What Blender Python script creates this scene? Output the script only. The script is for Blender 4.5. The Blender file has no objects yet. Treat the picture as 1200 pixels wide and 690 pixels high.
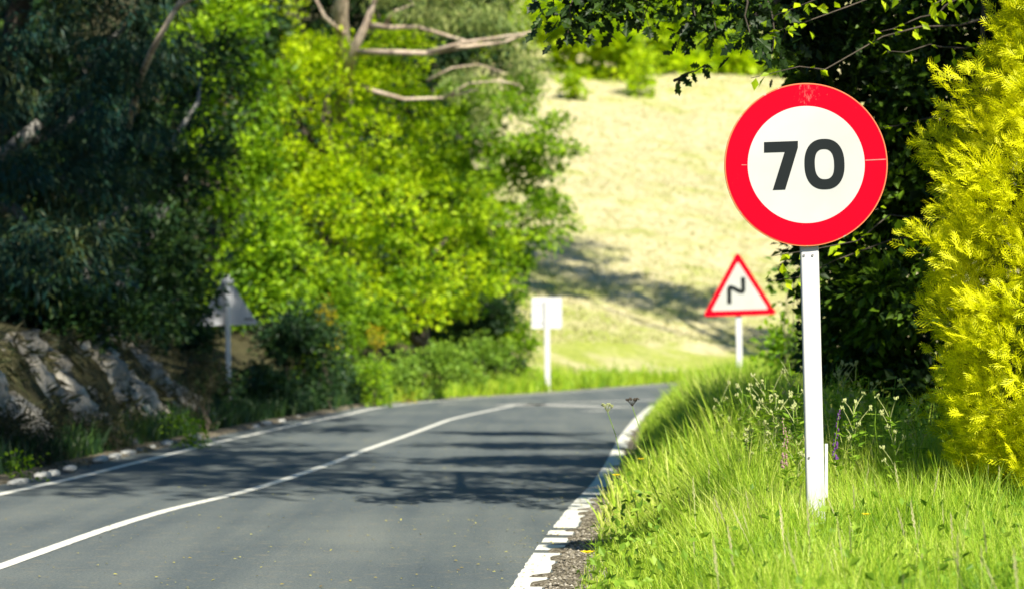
import bpy, math, random
import numpy as np
from mathutils import Vector

random.seed(7)
rng = np.random.default_rng(7)
scene = bpy.context.scene
C = scene.collection
F = 2500.0          # focal length in photo pixels (photo 1200 wide)
HZ = 400.0          # horizon row
CAMZ = 1.37

def P(px, py, D):
    return Vector(((px-600.0)*D/F, D, CAMZ+(HZ-py)*D/F))
def G(px, py):      # point of the road plane seen at that pixel
    D = F*CAMZ/(py-HZ)
    return ((px-600.0)*D/F, D)

# ------------------------------------------------------------------ render set-up
scene.view_settings.view_transform = 'Standard'
scene.view_settings.look = 'None'
scene.view_settings.gamma = 1.0
scene.view_settings.exposure = 1.0
scene.view_settings.use_curve_mapping = False

cam = bpy.data.cameras.new('camera')
cam.lens = 75.0; cam.sensor_width = 36.0; cam.sensor_fit = 'HORIZONTAL'
cam.shift_y = 55.0/1200.0
cam.clip_start = 0.1; cam.clip_end = 3000
cam.dof.use_dof = True; cam.dof.focus_distance = 12.0; cam.dof.aperture_fstop = 2.2
co = bpy.data.objects.new('camera', cam); C.objects.link(co)
co.location = (0, 0, CAMZ); co.rotation_euler = (math.pi/2, 0, 0)
scene.camera = co

EL = math.radians(44.0)
hx, hy = 0.38, -0.92
n_ = math.hypot(hx, hy); hx /= n_; hy /= n_
S = Vector((hx*math.cos(EL), hy*math.cos(EL), math.sin(EL)))
sun = bpy.data.lights.new('sun', 'SUN'); sun.energy = 5.0; sun.angle = math.radians(0.6); sun.color = (1.0, 0.93, 0.78)
so = bpy.data.objects.new('sun', sun); C.objects.link(so)
so.rotation_euler = (-S).to_track_quat('-Z', 'Y').to_euler(); so.location = (0, 0, 40)
w = bpy.data.worlds.new('World'); scene.world = w; w.use_nodes = True
nt = w.node_tree
sky = nt.nodes.new('ShaderNodeTexSky'); sky.sky_type = 'NISHITA'; sky.sun_disc = False
sky.sun_elevation = EL; sky.sun_rotation = math.atan2(hx, hy)
hs = nt.nodes.new('ShaderNodeHueSaturation'); hs.inputs['Saturation'].default_value = 1.85
nt.links.new(sky.outputs[0], hs.inputs['Color']); nt.links.new(hs.outputs[0], nt.nodes['Background'].inputs[0])
nt.nodes['Background'].inputs[1].default_value = 0.062

# ------------------------------------------------------------------ materials
def newmat(name):
    m = bpy.data.materials.new(name); m.use_nodes = True
    t = m.node_tree
    return m, t, t.nodes['Principled BSDF'], t.nodes['Material Output']
def ramp(t, stops, fac=None):
    r = t.nodes.new('ShaderNodeValToRGB')
    e = r.color_ramp.elements
    while len(e) < len(stops): e.new(0.5)
    for i, (p, c) in enumerate(stops):
        e[i].position = p; e[i].color = (c[0], c[1], c[2], 1)
    if fac is not None: t.links.new(fac, r.inputs[0])
    return r
def noise(t, scale, detail=4, rough=0.6, vec=None, dim=None):
    n = t.nodes.new('ShaderNodeTexNoise'); n.inputs['Scale'].default_value = scale
    n.inputs['Detail'].default_value = detail; n.inputs['Roughness'].default_value = rough
    if vec is not None: t.links.new(vec, n.inputs['Vector'])
    return n
def objvec(t, sc=(1, 1, 1)):
    tc = t.nodes.new('ShaderNodeTexCoord'); mp = t.nodes.new('ShaderNodeMapping')
    mp.inputs['Scale'].default_value = sc
    t.links.new(tc.outputs['Object'], mp.inputs[0]); return mp.outputs[0]
def mixc(t, fac, a, b, mode='MIX'):
    m = t.nodes.new('ShaderNodeMix'); m.data_type = 'RGBA'; m.blend_type = mode
    if isinstance(fac, float): m.inputs[0].default_value = fac
    else: t.links.new(fac, m.inputs[0])
    for s, v in ((6, a), (7, b)):
        if isinstance(v, tuple): m.inputs[s].default_value = (v[0], v[1], v[2], 1)
        else: t.links.new(v, m.inputs[s])
    return m.outputs[2]
def bump(t, b, h, strength=0.4, dist=0.01):
    n = t.nodes.new('ShaderNodeBump'); n.inputs['Strength'].default_value = strength
    n.inputs['Distance'].default_value = dist
    t.links.new(h, n.inputs['Height']); t.links.new(n.outputs[0], b.inputs['Normal'])

def foliage(name, cols, trans=0.35, rough=0.5, nscale=0.7, tcol=None, spec=0.3):
    """per-leaf hue variation + slow variety through the crown, light passes through the blades"""
    m, t, b, out = newmat(name)
    geo = t.nodes.new('ShaderNodeNewGeometry')
    nz = noise(t, nscale, 2, 0.5, objvec(t))
    add = t.nodes.new('ShaderNodeMath'); add.operation = 'MULTIPLY_ADD'
    t.links.new(geo.outputs['Random Per Island'], add.inputs[0]); add.inputs[1].default_value = 0.6
    mm = t.nodes.new('ShaderNodeMath'); mm.operation = 'MULTIPLY_ADD'
    t.links.new(nz.outputs[0], mm.inputs[0]); mm.inputs[1].default_value = 1.2; mm.inputs[2].default_value = -0.4
    t.links.new(mm.outputs[0], add.inputs[2])
    k = len(cols)
    r = ramp(t, [(0.1+0.8*i/(k-1), c) for i, c in enumerate(cols)], add.outputs[0])
    t.links.new(r.outputs[0], b.inputs['Base Color'])
    b.inputs['Roughness'].default_value = rough
    b.inputs['Specular IOR Level'].default_value = spec
    tr = t.nodes.new('ShaderNodeBsdfTranslucent')
    tint = mixc(t, 1.0, r.outputs[0], tcol or (1.0, 1.0, 0.5), 'MULTIPLY')
    t.links.new(tint, tr.inputs[0])
    ms = t.nodes.new('ShaderNodeMixShader'); ms.inputs[0].default_value = trans
    t.links.new(b.outputs[0], ms.inputs[1]); t.links.new(tr.outputs[0], ms.inputs[2])
    t.links.new(ms.outputs[0], out.inputs[0])
    return m
def plain(name, col, rough=0.6, var=0.0, vscale=8.0, metallic=0.0, col2=None, bstr=0.0, spec=0.5):
    m, t, b, out = newmat(name)
    b.inputs['Roughness'].default_value = rough; b.inputs['Metallic'].default_value = metallic
    b.inputs['Specular IOR Level'].default_value = spec
    nz = noise(t, vscale, 5, 0.6, objvec(t))
    c2 = col2 or tuple(max(0, c*(1-var)) for c in col)
    r = ramp(t, [(0.35, c2), (0.65, col)], nz.outputs[0])
    t.links.new(r.outputs[0], b.inputs['Base Color'])
    if bstr: bump(t, b, nz.outputs[0], bstr, 0.02)
    return m

M = {}
M['leaf_bright'] = foliage('leaf_bright', [(0.16, 0.28, 0.004), (0.42, 0.60, 0.004), (0.66, 0.80, 0.006)], 0.5)
M['leaf_lime'] = foliage('leaf_lime', [(0.08, 0.20, 0.006), (0.32, 0.50, 0.006), (0.64, 0.78, 0.01)], 0.45, nscale=0.9)
M['leaf_oak'] = foliage('leaf_oak', [(0.05, 0.14, 0.006), (0.18, 0.34, 0.006), (0.40, 0.60, 0.008)], 0.42)
M['leaf_dark_shaded'] = foliage('leaf_dark_shaded', [(0.008, 0.028, 0.012), (0.018, 0.055, 0.016), (0.05, 0.10, 0.012)], 0.2)  # near-black greens with the wood's shade put into the colour
M['leaf_shade'] = foliage('leaf_shade', [(0.006, 0.018, 0.005), (0.015, 0.038, 0.006), (0.03, 0.07, 0.008), (0.14, 0.26, 0.01)], 0.3)  # dark greens carry the shade in the colour; last stop paints sunlit leaves
M['leaf_euc_shaded'] = foliage('leaf_euc_shaded', [(0.010, 0.045, 0.042), (0.020, 0.07, 0.048), (0.08, 0.10, 0.02)], 0.2)  # shaded copy of the eucalyptus leaves, shade put into the colour
M['leaf_euc'] = foliage('leaf_euc', [(0.16, 0.25, 0.06), (0.30, 0.38, 0.11), (0.46, 0.48, 0.18)], 0.35)
M['leaf_shrub'] = foliage('leaf_shrub', [(0.08, 0.18, 0.02), (0.18, 0.32, 0.03), (0.30, 0.46, 0.04)], 0.35)
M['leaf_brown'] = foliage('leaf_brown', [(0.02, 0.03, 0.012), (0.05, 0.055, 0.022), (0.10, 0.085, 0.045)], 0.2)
M['conifer'] = foliage('conifer', [(0.34, 0.42, 0.003), (0.78, 0.80, 0.004), (0.95, 0.93, 0.02)], 0.5, nscale=1.6, tcol=(1, 1, 0.35))
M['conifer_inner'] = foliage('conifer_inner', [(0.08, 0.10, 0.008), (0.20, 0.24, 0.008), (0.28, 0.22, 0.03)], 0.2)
M['grass'] = foliage('grass', [(0.10, 0.25, 0.015), (0.32, 0.51, 0.03), (0.52, 0.68, 0.07), (0.78, 0.78, 0.26)], 0.45, nscale=0.9)
M['grass_far'] = foliage('grass_far', [(0.14, 0.28, 0.02), (0.30, 0.48, 0.02), (0.50, 0.58, 0.06)], 0.4, nscale=0.5)
M['seed'] = foliage('seed', [(0.32, 0.36, 0.12), (0.46, 0.46, 0.22), (0.56, 0.50, 0.30)], 0.4)
M['weed'] = foliage('weed', [(0.10, 0.22, 0.02), (0.22, 0.38, 0.03), (0.36, 0.50, 0.06)], 0.4)
M['weed_flower'] = plain('weed_flower', (0.42, 0.46, 0.18), 0.7, 0.4, 60)
M['purple'] = plain('purple', (0.16, 0.05, 0.26), 0.6, 0.5, 60)
M['pink'] = plain('pink', (0.40, 0.26, 0.22), 0.6, 0.4, 60)
M['yellow'] = plain('yellow', (0.80, 0.58, 0.005), 0.5, 0.3, 40)
M['gorse'] = foliage('gorse', [(0.06, 0.10, 0.01), (0.30, 0.26, 0.006), (0.60, 0.46, 0.006)], 0.2, nscale=2)
M['bark'] = plain('bark', (0.10, 0.08, 0.06), 0.9, 0.6, 6, bstr=0.6)
M['bark_pale'] = plain('bark_pale', (0.60, 0.49, 0.38), 0.8, 0, 3, col2=(0.30, 0.22, 0.16), bstr=0.3)
M['bark_grey'] = plain('bark_grey', (0.30, 0.29, 0.27), 0.85, 0.5, 4, bstr=0.3)
M['concrete'] = plain('concrete', (0.50, 0.50, 0.47), 0.9, 0.45, 5, bstr=0.5)

# signs
def sign_paint(name, col, wear=(0.85, 0.6, 0.55), amount=0.72, rough=0.35):
    m, t, b, out = newmat(name)
    v = objvec(t, (1, 1, 1)); n1 = noise(t, 28, 6, 0.75, v); n2 = noise(t, 3.0, 3, 0.5, v)
    r = ramp(t, [(amount, (0, 0, 0)), (amount+0.03, (1, 1, 1))], n1.outputs[0])
    r2 = ramp(t, [(0.3, tuple(c*0.86 for c in col)), (0.7, col)], n2.outputs[0])
    c = mixc(t, r.outputs[0], r2.outputs[0], wear)
    t.links.new(c, b.inputs['Base Color'])
    b.inputs['Roughness'].default_value = rough
    return m
M['sign_red'] = sign_paint('sign_red', (0.60, 0.0, 0.014), (0.62, 0.12, 0.1), 0.68, 0.6)
M['sign_red'].node_tree.nodes['Principled BSDF'].inputs['Specular IOR Level'].default_value = 0.04
M['sign_white'] = sign_paint('sign_white', (0.465, 0.475, 0.455), (0.5, 0.49, 0.44), 0.74, 0.5)
M['sign_black'] = sign_paint('sign_black', (0.008, 0.012, 0.013), (0.10, 0.10, 0.10), 0.76, 0.5)
M['sign_black'].node_tree.nodes['Principled BSDF'].inputs['Specular IOR Level'].default_value = 0.15
M['sign_back'] = sign_paint('sign_back', (0.58, 0.59, 0.62), (0.4, 0.39, 0.37), 0.68, 0.55)
M['sign_rim'] = sign_paint('sign_rim', (0.62, 0.16, 0.05), (0.35, 0.3, 0.25), 0.6, 0.5)
M['seam'] = plain('seam', (0.62, 0.16, 0.14), 0.5, 0.3, 30)
M['post'] = sign_paint('post', (0.56, 0.56, 0.575), (0.50, 0.47, 0.42), 0.70, 0.45)
M['bolt'] = plain('bolt', (0.35, 0.34, 0.33), 0.45, 0.3, 50, metallic=0.7)
M['clamp'] = plain('clamp', (0.70, 0.72, 0.74), 0.4, 0.2, 30, metallic=0.2)

# asphalt
m, t, b, out = newmat('asphalt'); M['asphalt'] = m
v = objvec(t)
n1 = noise(t, 55, 4, 0.8, v); n2 = noise(t, 0.45, 4, 0.6, v); n3 = noise(t, 9, 5, 0.7, v)
vs = objvec(t, (2.2, 0.12, 1)); n4 = noise(t, 1.0, 3, 0.5, vs)
c1 = ramp(t, [(0.3, (0.052, 0.068, 0.078)), (0.5, (0.098, 0.117, 0.124)), (0.72, (0.18, 0.192, 0.186))], n1.outputs[0])
c2 = ramp(t, [(0.35, (0.80, 0.83, 0.86)), (0.65, (1.12, 1.10, 1.05))], n2.outputs[0])
c4 = ramp(t, [(0.35, (0.76, 0.80, 0.83)), (0.65, (1.16, 1.13, 1.07))], n4.outputs[0])
cc = mixc(t, 1.0, mixc(t, 1.0, c1.outputs[0], c2.outputs[0], 'MULTIPLY'), c4.outputs[0], 'MULTIPLY')
dust = ramp(t, [(0.54, (0, 0, 0)), (0.76, (0.7, 0.7, 0.7))], n3.outputs[0])
cc = mixc(t, dust.outputs[0], cc, (0.20, 0.18, 0.125))
t.links.new(cc, b.inputs['Base Color']); b.inputs['Roughness'].default_value = 0.8
b.inputs['Specular IOR Level'].default_value = 0.35
bump(t, b, n1.outputs[0], 0.5, 0.006)

def roadpaint(name, col, lo, hi):
    m, t, b, out = newmat(name)
    v = objvec(t); n = noise(t, 14, 6, 0.75, v); nb = noise(t, 120, 2, 0.6, v)
    r = ramp(t, [(lo, (0.13, 0.13, 0.12)), (hi, col)], n.outputs[0])
    r2 = ramp(t, [(0.25, (0.65, 0.65, 0.62)), (0.5, (1, 1, 1))], nb.outputs[0])
    t.links.new(mixc(t, 1.0, r.outputs[0], r2.outputs[0], 'MULTIPLY'), b.inputs['Base Color'])
    b.inputs['Roughness'].default_value = 0.7
    return m
M['line'] = roadpaint('road_line_paint', (0.64, 0.64, 0.58), 0.22, 0.42)
M['line_worn'] = roadpaint('road_line_worn', (0.60, 0.60, 0.55), 0.44, 0.56)

# ground: grass/soil near, straw meadow on the hill
m, t, b, out = newmat('ground'); M['ground'] = m
v = objvec(t)
big = noise(t, 0.06, 4, 0.6, v); med = noise(t, 0.35, 5, 0.65, v); fine = noise(t, 5.0, 5, 0.75, v)
tuft = noise(t, 1.6, 4, 0.7, v)
straw = ramp(t, [(0.25, (0.34, 0.30, 0.14)), (0.5, (0.50, 0.455, 0.26)), (0.75, (0.62, 0.57, 0.37))], fine.outputs[0])
strawt = ramp(t, [(0.35, (0.66, 0.66, 0.56)), (0.55, (1, 1, 1))], tuft.outputs[0])
straw_c = mixc(t, 1.0, straw.outputs[0], strawt.outputs[0], 'MULTIPLY')
green = ramp(t, [(0.3, (0.16, 0.22, 0.03)), (0.7, (0.40, 0.42, 0.10))], fine.outputs[0])
sx = t.nodes.new('ShaderNodeSeparateXYZ'); t.links.new(v, sx.inputs[0])
# greener towards the foot of the hill (height of the ground)
zr = t.nodes.new('ShaderNodeMapRange'); zr.inputs[1].default_value = 0.2; zr.inputs[2].default_value = 5.0
zr.inputs[3].default_value = 0.17; zr.inputs[4].default_value = 0.0
t.links.new(sx.outputs[2], zr.inputs[0])
ad = t.nodes.new('ShaderNodeMath'); ad.operation = 'ADD'
t.links.new(zr.outputs[0], ad.inputs[0]); t.links.new(med.outputs[0], ad.inputs[1])
ad2 = t.nodes.new('ShaderNodeMath'); ad2.operation = 'MULTIPLY_ADD'; ad2.inputs[1].default_value = 0.5
t.links.new(big.outputs[0], ad2.inputs[0]); t.links.new(ad.outputs[0], ad2.inputs[2])
gm = ramp(t, [(0.76, (0, 0, 0)), (0.95, (1, 1, 1))], ad2.outputs[0])
mead = mixc(t, gm.outputs[0], straw_c, green.outputs[0])
# soil near the road (vertex attribute 'soil' = kind of ground, not light)
at_ = t.nodes.new('ShaderNodeAttribute'); at_.attribute_name = 'soil'
soilc = ramp(t, [(0.3, (0.03, 0.028, 0.018)), (0.6, (0.08, 0.075, 0.035)), (0.8, (0.12, 0.13, 0.04))], fine.outputs[0])
fc = mixc(t, at_.outputs['Fac'], mead, soilc.outputs[0])
at2 = t.nodes.new('ShaderNodeAttribute'); at2.attribute_name = 'gravel'
gv = t.nodes.new('ShaderNodeTexVoronoi'); gv.inputs['Scale'].default_value = 55; t.links.new(v, gv.inputs['Vector'])
gc = ramp(t, [(0.0, (0.05, 0.042, 0.03)), (0.5, (0.14, 0.12, 0.085)), (0.9, (0.30, 0.27, 0.21))], gv.outputs['Color'])
fc = mixc(t, at2.outputs['Fac'], fc, gc.outputs[0])
t.links.new(fc, b.inputs['Base Color']); b.inputs['Roughness'].default_value = 0.95
b.inputs['Specular IOR Level'].default_value = 0.1
bump(t, b, fine.outputs[0], 0.8, 0.08)

# rock / earth bank
m, t, b, out = newmat('earth_bank'); M['bank'] = m
v = objvec(t, (1.0, 1.0, 0.55)); n1 = noise(t, 2.2, 6, 0.7, v); n2 = noise(t, 14, 5, 0.7, v)
c1 = ramp(t, [(0.30, (0.10, 0.09, 0.07)), (0.46, (0.28, 0.26, 0.22)), (0.62, (0.46, 0.44, 0.39)), (0.80, (0.58, 0.56, 0.51))], n1.outputs[0])
c2 = ramp(t, [(0.3, (0.5, 0.5, 0.48)), (0.6, (1.05, 1.03, 1))], n2.outputs[0])
t.links.new(mixc(t, 1.0, c1.outputs[0], c2.outputs[0], 'MULTIPLY'), b.inputs['Base Color'])
b.inputs['Roughness'].default_value = 0.95
bump(t, b, n2.outputs[0], 0.9, 0.06)

# ------------------------------------------------------------------ mesh helpers
def link_mesh(name, verts, faces, mat, parent=None, smooth=False, mats=None, midx=None):
    """verts (N,3) array; faces: an (M,k) array or list of index lists"""
    me = bpy.data.meshes.new(name)
    if isinstance(faces, np.ndarray):
        k = faces.shape[1]; nf = len(faces)
        me.vertices.add(len(verts)); me.vertices.foreach_set('co', np.asarray(verts, dtype=np.float32).ravel())
        me.loops.add(nf*k); me.loops.foreach_set('vertex_index', faces.astype(np.int32).ravel())
        me.polygons.add(nf); me.polygons.foreach_set('loop_start', np.arange(0, nf*k, k, dtype=np.int32))
        me.polygons.foreach_set('loop_total', np.full(nf, k, dtype=np.int32))
        me.update(calc_edges=True)
    else:
        me.from_pydata([tuple(map(float, p)) for p in verts], [], faces); me.update()
    for mm_ in (mats or [mat]): me.materials.append(mm_)
    if midx is not None: me.polygons.foreach_set('material_index', np.asarray(midx, dtype=np.int32))
    me.polygons.foreach_set('use_smooth', np.full(len(me.polygons), smooth, dtype=bool))
    o = bpy.data.objects.new(name, me); C.objects.link(o)
    if parent is not None:
        o.parent = parent
        base = parent.location if parent.parent is None else parent.parent.location
        # verts are given in world space: shift them into the thing's own frame
        me.transform(__import__('mathutils').Matrix.Translation(-base)) if parent.get('w', 0) else None
    return o
def thing(name, label, cat, loc, group=None):
    o = bpy.data.objects.new(name, None); C.objects.link(o)
    o.empty_display_size = 0.2
    o.location = loc; o['label'] = label; o['category'] = cat
    if group: o['group'] = group
    return o
def part(name, verts, faces, mat, root, parent=None, smooth=False, **kw):
    """a part given in world coordinates, stored in the frame of its (unrotated) root"""
    v = np.asarray(verts, dtype=float) - np.array(root.location)
    o = link_mesh(name, v, faces, mat, None, smooth, **kw)
    o.parent = parent or root
    return o
def struct(name, verts, faces, mat, smooth=False, kind='structure'):
    o = link_mesh(name, verts, faces, mat, None, smooth); o['kind'] = kind; return o

def tube(path, radii, sides=8, cap=True):
    path = [Vector(p) for p in path]; V = []; Fc = []
    up = Vector((0.13, 0.97, 0.2))
    for i, p in enumerate(path):
        d = (path[min(i+1, len(path)-1)]-path[max(i-1, 0)]).normalized()
        a = d.cross(up); a = a.normalized() if a.length > 1e-3 else d.cross(Vector((1, 0, 0))).normalized()
        bb = d.cross(a).normalized()
        for k in range(sides):
            an = 2*math.pi*k/sides
            V.append(p+(a*math.cos(an)+bb*math.sin(an))*radii[i])
    for i in range(len(path)-1):
        for k in range(sides):
            k2 = (k+1) % sides
            Fc.append([i*sides+k, i*sides+k2, (i+1)*sides+k2, (i+1)*sides+k])
    if cap:
        Fc.append(list(range(sides))[::-1]); Fc.append([(len(path)-1)*sides+k for k in range(sides)])
    return [tuple(p) for p in V], Fc
def wob(p0, p1, n, amp, r=random):
    p0 = Vector(p0); p1 = Vector(p1); out_ = []
    for i in range(n+1):
        f = i/n; q = p0.lerp(p1, f)
        a = amp*math.sin(math.pi*f)
        out_.append(q+Vector((r.uniform(-a, a), r.uniform(-a, a), r.uniform(-a, a)*0.6)))
    return out_
def merge(lst):
    V = []; Fc = []
    for v, f in lst:
        o = len(V); V += list(v); Fc += [[i+o for i in q] for q in f]
    return V, Fc

# leaf templates: (verts (k,3), faces) lying along +X, normal +Z
LEAF = (np.array([[0, 0, 0], [0.45, 0.30, 0.06], [1, 0, -0.08], [0.45, -0.30, 0.06]]), np.array([[0, 1, 2, 3]]))
LANCE = (np.array([[0, 0, 0], [0.4, 0.09, 0.02], [1, 0, -0.1], [0.4, -0.09, 0.02]]), np.array([[0, 1, 2, 3]]))
def oak_template():
    up = [(0.0, 0.0), (0.12, 0.05), (0.22, 0.20), (0.32, 0.10), (0.45, 0.30), (0.56, 0.14), (0.70, 0.27), (0.80, 0.12), (1.0, 0.0)]
    V = [(0, 0, 0)]; Fc = []
    for x, y in up: V.append((x, y, 0.04*math.sin(x*3)))
    for x, y in up: V.append((x, -y, 0.04*math.sin(x*3)))
    V[0] = (0.5, 0, -0.02)
    for i in range(8):
        Fc.append([0, 1+i+1, 1+i]); Fc.append([0, 10+i, 10+i+1])
    return np.array(V), np.array(Fc)
OAK = oak_template()
def spray_template():
    """flat forked scale-leaf spray of a cypress"""
    V = []; Fc = []
    def seg(x0, y0, x1, y1, w0, w1, z0, z1):
        dx, dy = x1-x0, y1-y0; L = math.hypot(dx, dy); nx, ny = -dy/L, dx/L
        o = len(V)
        V.extend([(x0+nx*w0, y0+ny*w0, z0), (x0-nx*w0, y0-ny*w0, z0), (x1-nx*w1, y1-ny*w1, z1), (x1+nx*w1, y1+ny*w1, z1)])
        Fc.append([o, o+1, o+2, o+3])
    seg(0, 0, 0.5, 0.03, 0.022, 0.034, 0, 0.03); seg(0.5, 0.03, 1.0, 0.0, 0.034, 0.014, 0.03, -0.06)
    for i, x in enumerate((0.16, 0.36, 0.56, 0.74)):
        L = 0.50*(1-x*0.6)
        for s in (1, -1):
            a = math.radians(40)
            xx = x+(0.07 if s > 0 else 0)
            ex, ey = xx+L*math.cos(a), s*L*math.sin(a)
            seg(xx, 0, ex, ey, 0.026, 0.013, 0.01, -0.09+0.09*s)
            if i < 2:
                mx, my = xx+0.5*L*math.cos(a), s*0.5*L*math.sin(a)
                seg(mx, my, mx+L*0.55, my+s*L*0.06, 0.024, 0.012, 0.0, 0.06)
    return np.array(V), np.array(Fc)
SPRAY = spray_template()

def frames(dirs, ups):
    """rows: local X -> dirs, Z -> ups orthogonalised"""
    x = dirs/np.linalg.norm(dirs, axis=1, keepdims=True)
    z = ups-(ups*x).sum(1, keepdims=True)*x
    nz_ = np.linalg.norm(z, axis=1, keepdims=True); z = np.where(nz_ > 1e-5, z/np.maximum(nz_, 1e-5), np.array([[0, 0, 1.0]]))
    y = np.cross(z, x)
    return np.stack([x, y, z], axis=1)       # (N,3,3) rows are axes
def scatter(tpl, pos, dirs, ups, size):
    V, Fc = tpl
    R = frames(dirs, ups)
    pts = np.einsum('kj,njl->nkl', V, R)*size[:, None, None]+pos[:, None, :]
    n, k = len(pos), len(V)
    faces = (Fc[None]+(np.arange(n)*k)[:, None, None]).reshape(-1, Fc.shape[1])
    return pts.reshape(-1, 3), faces
def unit(n):
    v = rng.normal(size=(n, 3)); return v/np.linalg.norm(v, axis=1, keepdims=True)

def crown(blobs, per_m2=90, leaf=0.12, clump=0.5, tpl=LEAF, droop=0.0, up_bias=0.6, fill=0.25, flat=0.7):
    """blobs: (centre, (rx,ry,rz)). Leaves sit in clumps spread over each blob's outer layer, some inside."""
    PP = []; DD = []; UU = []; SS = []
    for c, r in blobs:
        c = np.array(c); r = np.array(r)
        area = 4*math.pi*((r[0]*r[1])**1.6/3+(r[0]*r[2])**1.6/3+(r[1]*r[2])**1.6/3)**(1/1.6)
        ncl = max(5, int(area/(clump*clump*1.7)))
        d = unit(ncl); rad = rng.uniform(0.72, 1.04, ncl)
        ins = rng.random(ncl) < fill; rad[ins] = rng.uniform(0.15, 0.7, ins.sum())
        cc_ = c+d*r*rad[:, None]
        crad = clump*rng.uniform(0.5, 1.15, ncl)
        m_ = np.maximum(3, (area*per_m2/ncl*rng.uniform(0.4, 1.5, ncl))).astype(int)
        idx = np.repeat(np.arange(ncl), m_)
        u = unit(len(idx)); rr = rng.random(len(idx))**0.4
        off = u*rr[:, None]*crad[idx][:, None]; off[:, 2] *= flat
        p = cc_[idx]+off
        outw = d[idx]
        dirs = u*0.6+outw*0.6+unit(len(idx))*0.6; dirs[:, 2] -= droop
        ups = outw*0.5+unit(len(idx))*0.6; ups[:, 2] += up_bias
        PP.append(p); DD.append(dirs); UU.append(ups); SS.append(leaf*rng.uniform(0.6, 1.3, len(idx)))
    return scatter(tpl, np.concatenate(PP), np.concatenate(DD), np.concatenate(UU), np.concatenate(SS))

def pb(px, py, D, rx, ry, rd=None):
    """blob given by its picture position and real distance -> world centre and radii in metres"""
    s = F/D; c = P(px, py, D)
    return (tuple(c), (rx/s, rd if rd else 0.5*(rx+ry)/s, ry/s))

# ------------------------------------------------------------------ the road
Lpx = [(0, 578.5), (77, 563), (129.5, 549), (200, 532), (240.6, 521), (281, 512.3), (321.7, 503), (362, 494), (400, 487), (440, 477.5), (490, 471.5), (545, 466.8), (600, 463.8), (640, 461.2), (690, 457.5), (740, 453.5), (794, 449)]
Rpx = [(617, 690), (639, 648), (662, 618), (684, 586.5), (700, 573.6), (714, 551), (724, 531), (733, 510.7), (749, 490), (766, 475)]
Cpx = [(0, 664), (80, 635), (137.7, 615), (200, 596), (240.6, 587), (287, 576), (321.7, 565.5), (362, 552), (400, 538.5), (422, 529), (475, 510.6), (526.7, 491.3), (554, 485), (581.7, 479), (603, 475)]
def smooth(pts, ext0, ext1, n=260):
    pts = ext0+[G(*p) for p in pts]+ext1
    a = np.array(pts); Y = a[:, 1]; X = a[:, 0]
    ys = np.linspace(Y[0], Y[-1], n*4); xs = np.interp(ys, Y, X)
    k = 41; ker = np.hanning(k); ker /= ker.sum()
    xp = np.pad(xs, k//2, mode='reflect', reflect_type='odd'); xs = np.convolve(xp, ker, 'valid')
    return ys[::4], xs[::4], ys, xs
LY, LX, LYf, LXf = smooth(Lpx, [(-8.6, -40), (-6.4, -8), (-5.2, 11)], [(11.5, 76.5), (22, 82), (48, 89), (110, 97)])
RY, RX, RYf, RXf = smooth(Rpx, [(-4.4, -40), (-1.7, -8), (-0.6, 3)], [(4.1, 49.5), (6.0, 55), (9.6, 62), (15.5, 68), (24, 73), (48, 80), (112, 88)])
def xL(y): return np.interp(y, LYf, LXf)
def xR(y): return np.interp(y, RYf, RXf)
Lc = np.stack([LX, LY], 1); Rc = np.stack([RX, RY], 1)
def dist(c, pts):
    out_ = np.empty(len(pts))
    for i in range(0, len(pts), 20000):
        q = pts[i:i+20000]
        out_[i:i+20000] = np.sqrt(((q[:, None, :]-c[None])**2).sum(2)).min(1)
    return out_
def ss(x, a, b):
    f = np.clip((x-a)/(b-a), 0, 1); return f*f*(3-2*f)
def vnoise(x, y, sc, seed=0):
    return (np.sin(x*sc*1.7+seed)+np.sin(y*sc*1.3+seed*2.1+1.3*np.sin(x*sc*0.7))+np.sin((x+y)*sc*2.3+seed*.7)*0.6+np.sin((x-1.4*y)*sc*3.7+seed)*0.35)/3.0
def height(x, y):
    x = np.asarray(x, float); y = np.asarray(y, float)
    pts = np.stack([x, y], 1)
    left = x < xL(y); right = x > xR(y)
    dl = np.where(left, dist(Lc, pts), 0); dr = np.where(right, dist(Rc, pts), 0)
    h = np.full(len(x), -0.06)
    hr = -0.06+0.075*ss(dr, 0.02, 0.16)+0.14*ss(dr, 0.35, 1.5)+0.28*ss(y, 16, 38)*ss(dr, 0.3, 2.4)+0.12*np.maximum(dr-3, 0)
    hr = hr+0.03*vnoise(x, y, 2.2)*ss(dr, 0.4, 1.5)
    wb = 1-ss(y, 31, 36)
    hl = -0.06+0.09*ss(dl, 0.35, 0.6)+1.25*ss(dl, 0.9, 2.0)*wb+0.29*np.maximum(dl-1.6, 0)-0.0*dl
    hl = hl+0.05*vnoise(x, y, 1.3, 2)*ss(dl, 0.6, 2)+0.5*vnoise(x, y, 0.11, 5)*ss(dl, 6, 25)
    return np.where(left, hl, np.where(right, hr, h))
def gz(x, y): return float(height(np.array([x]), np.array([y]))[0])

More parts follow.
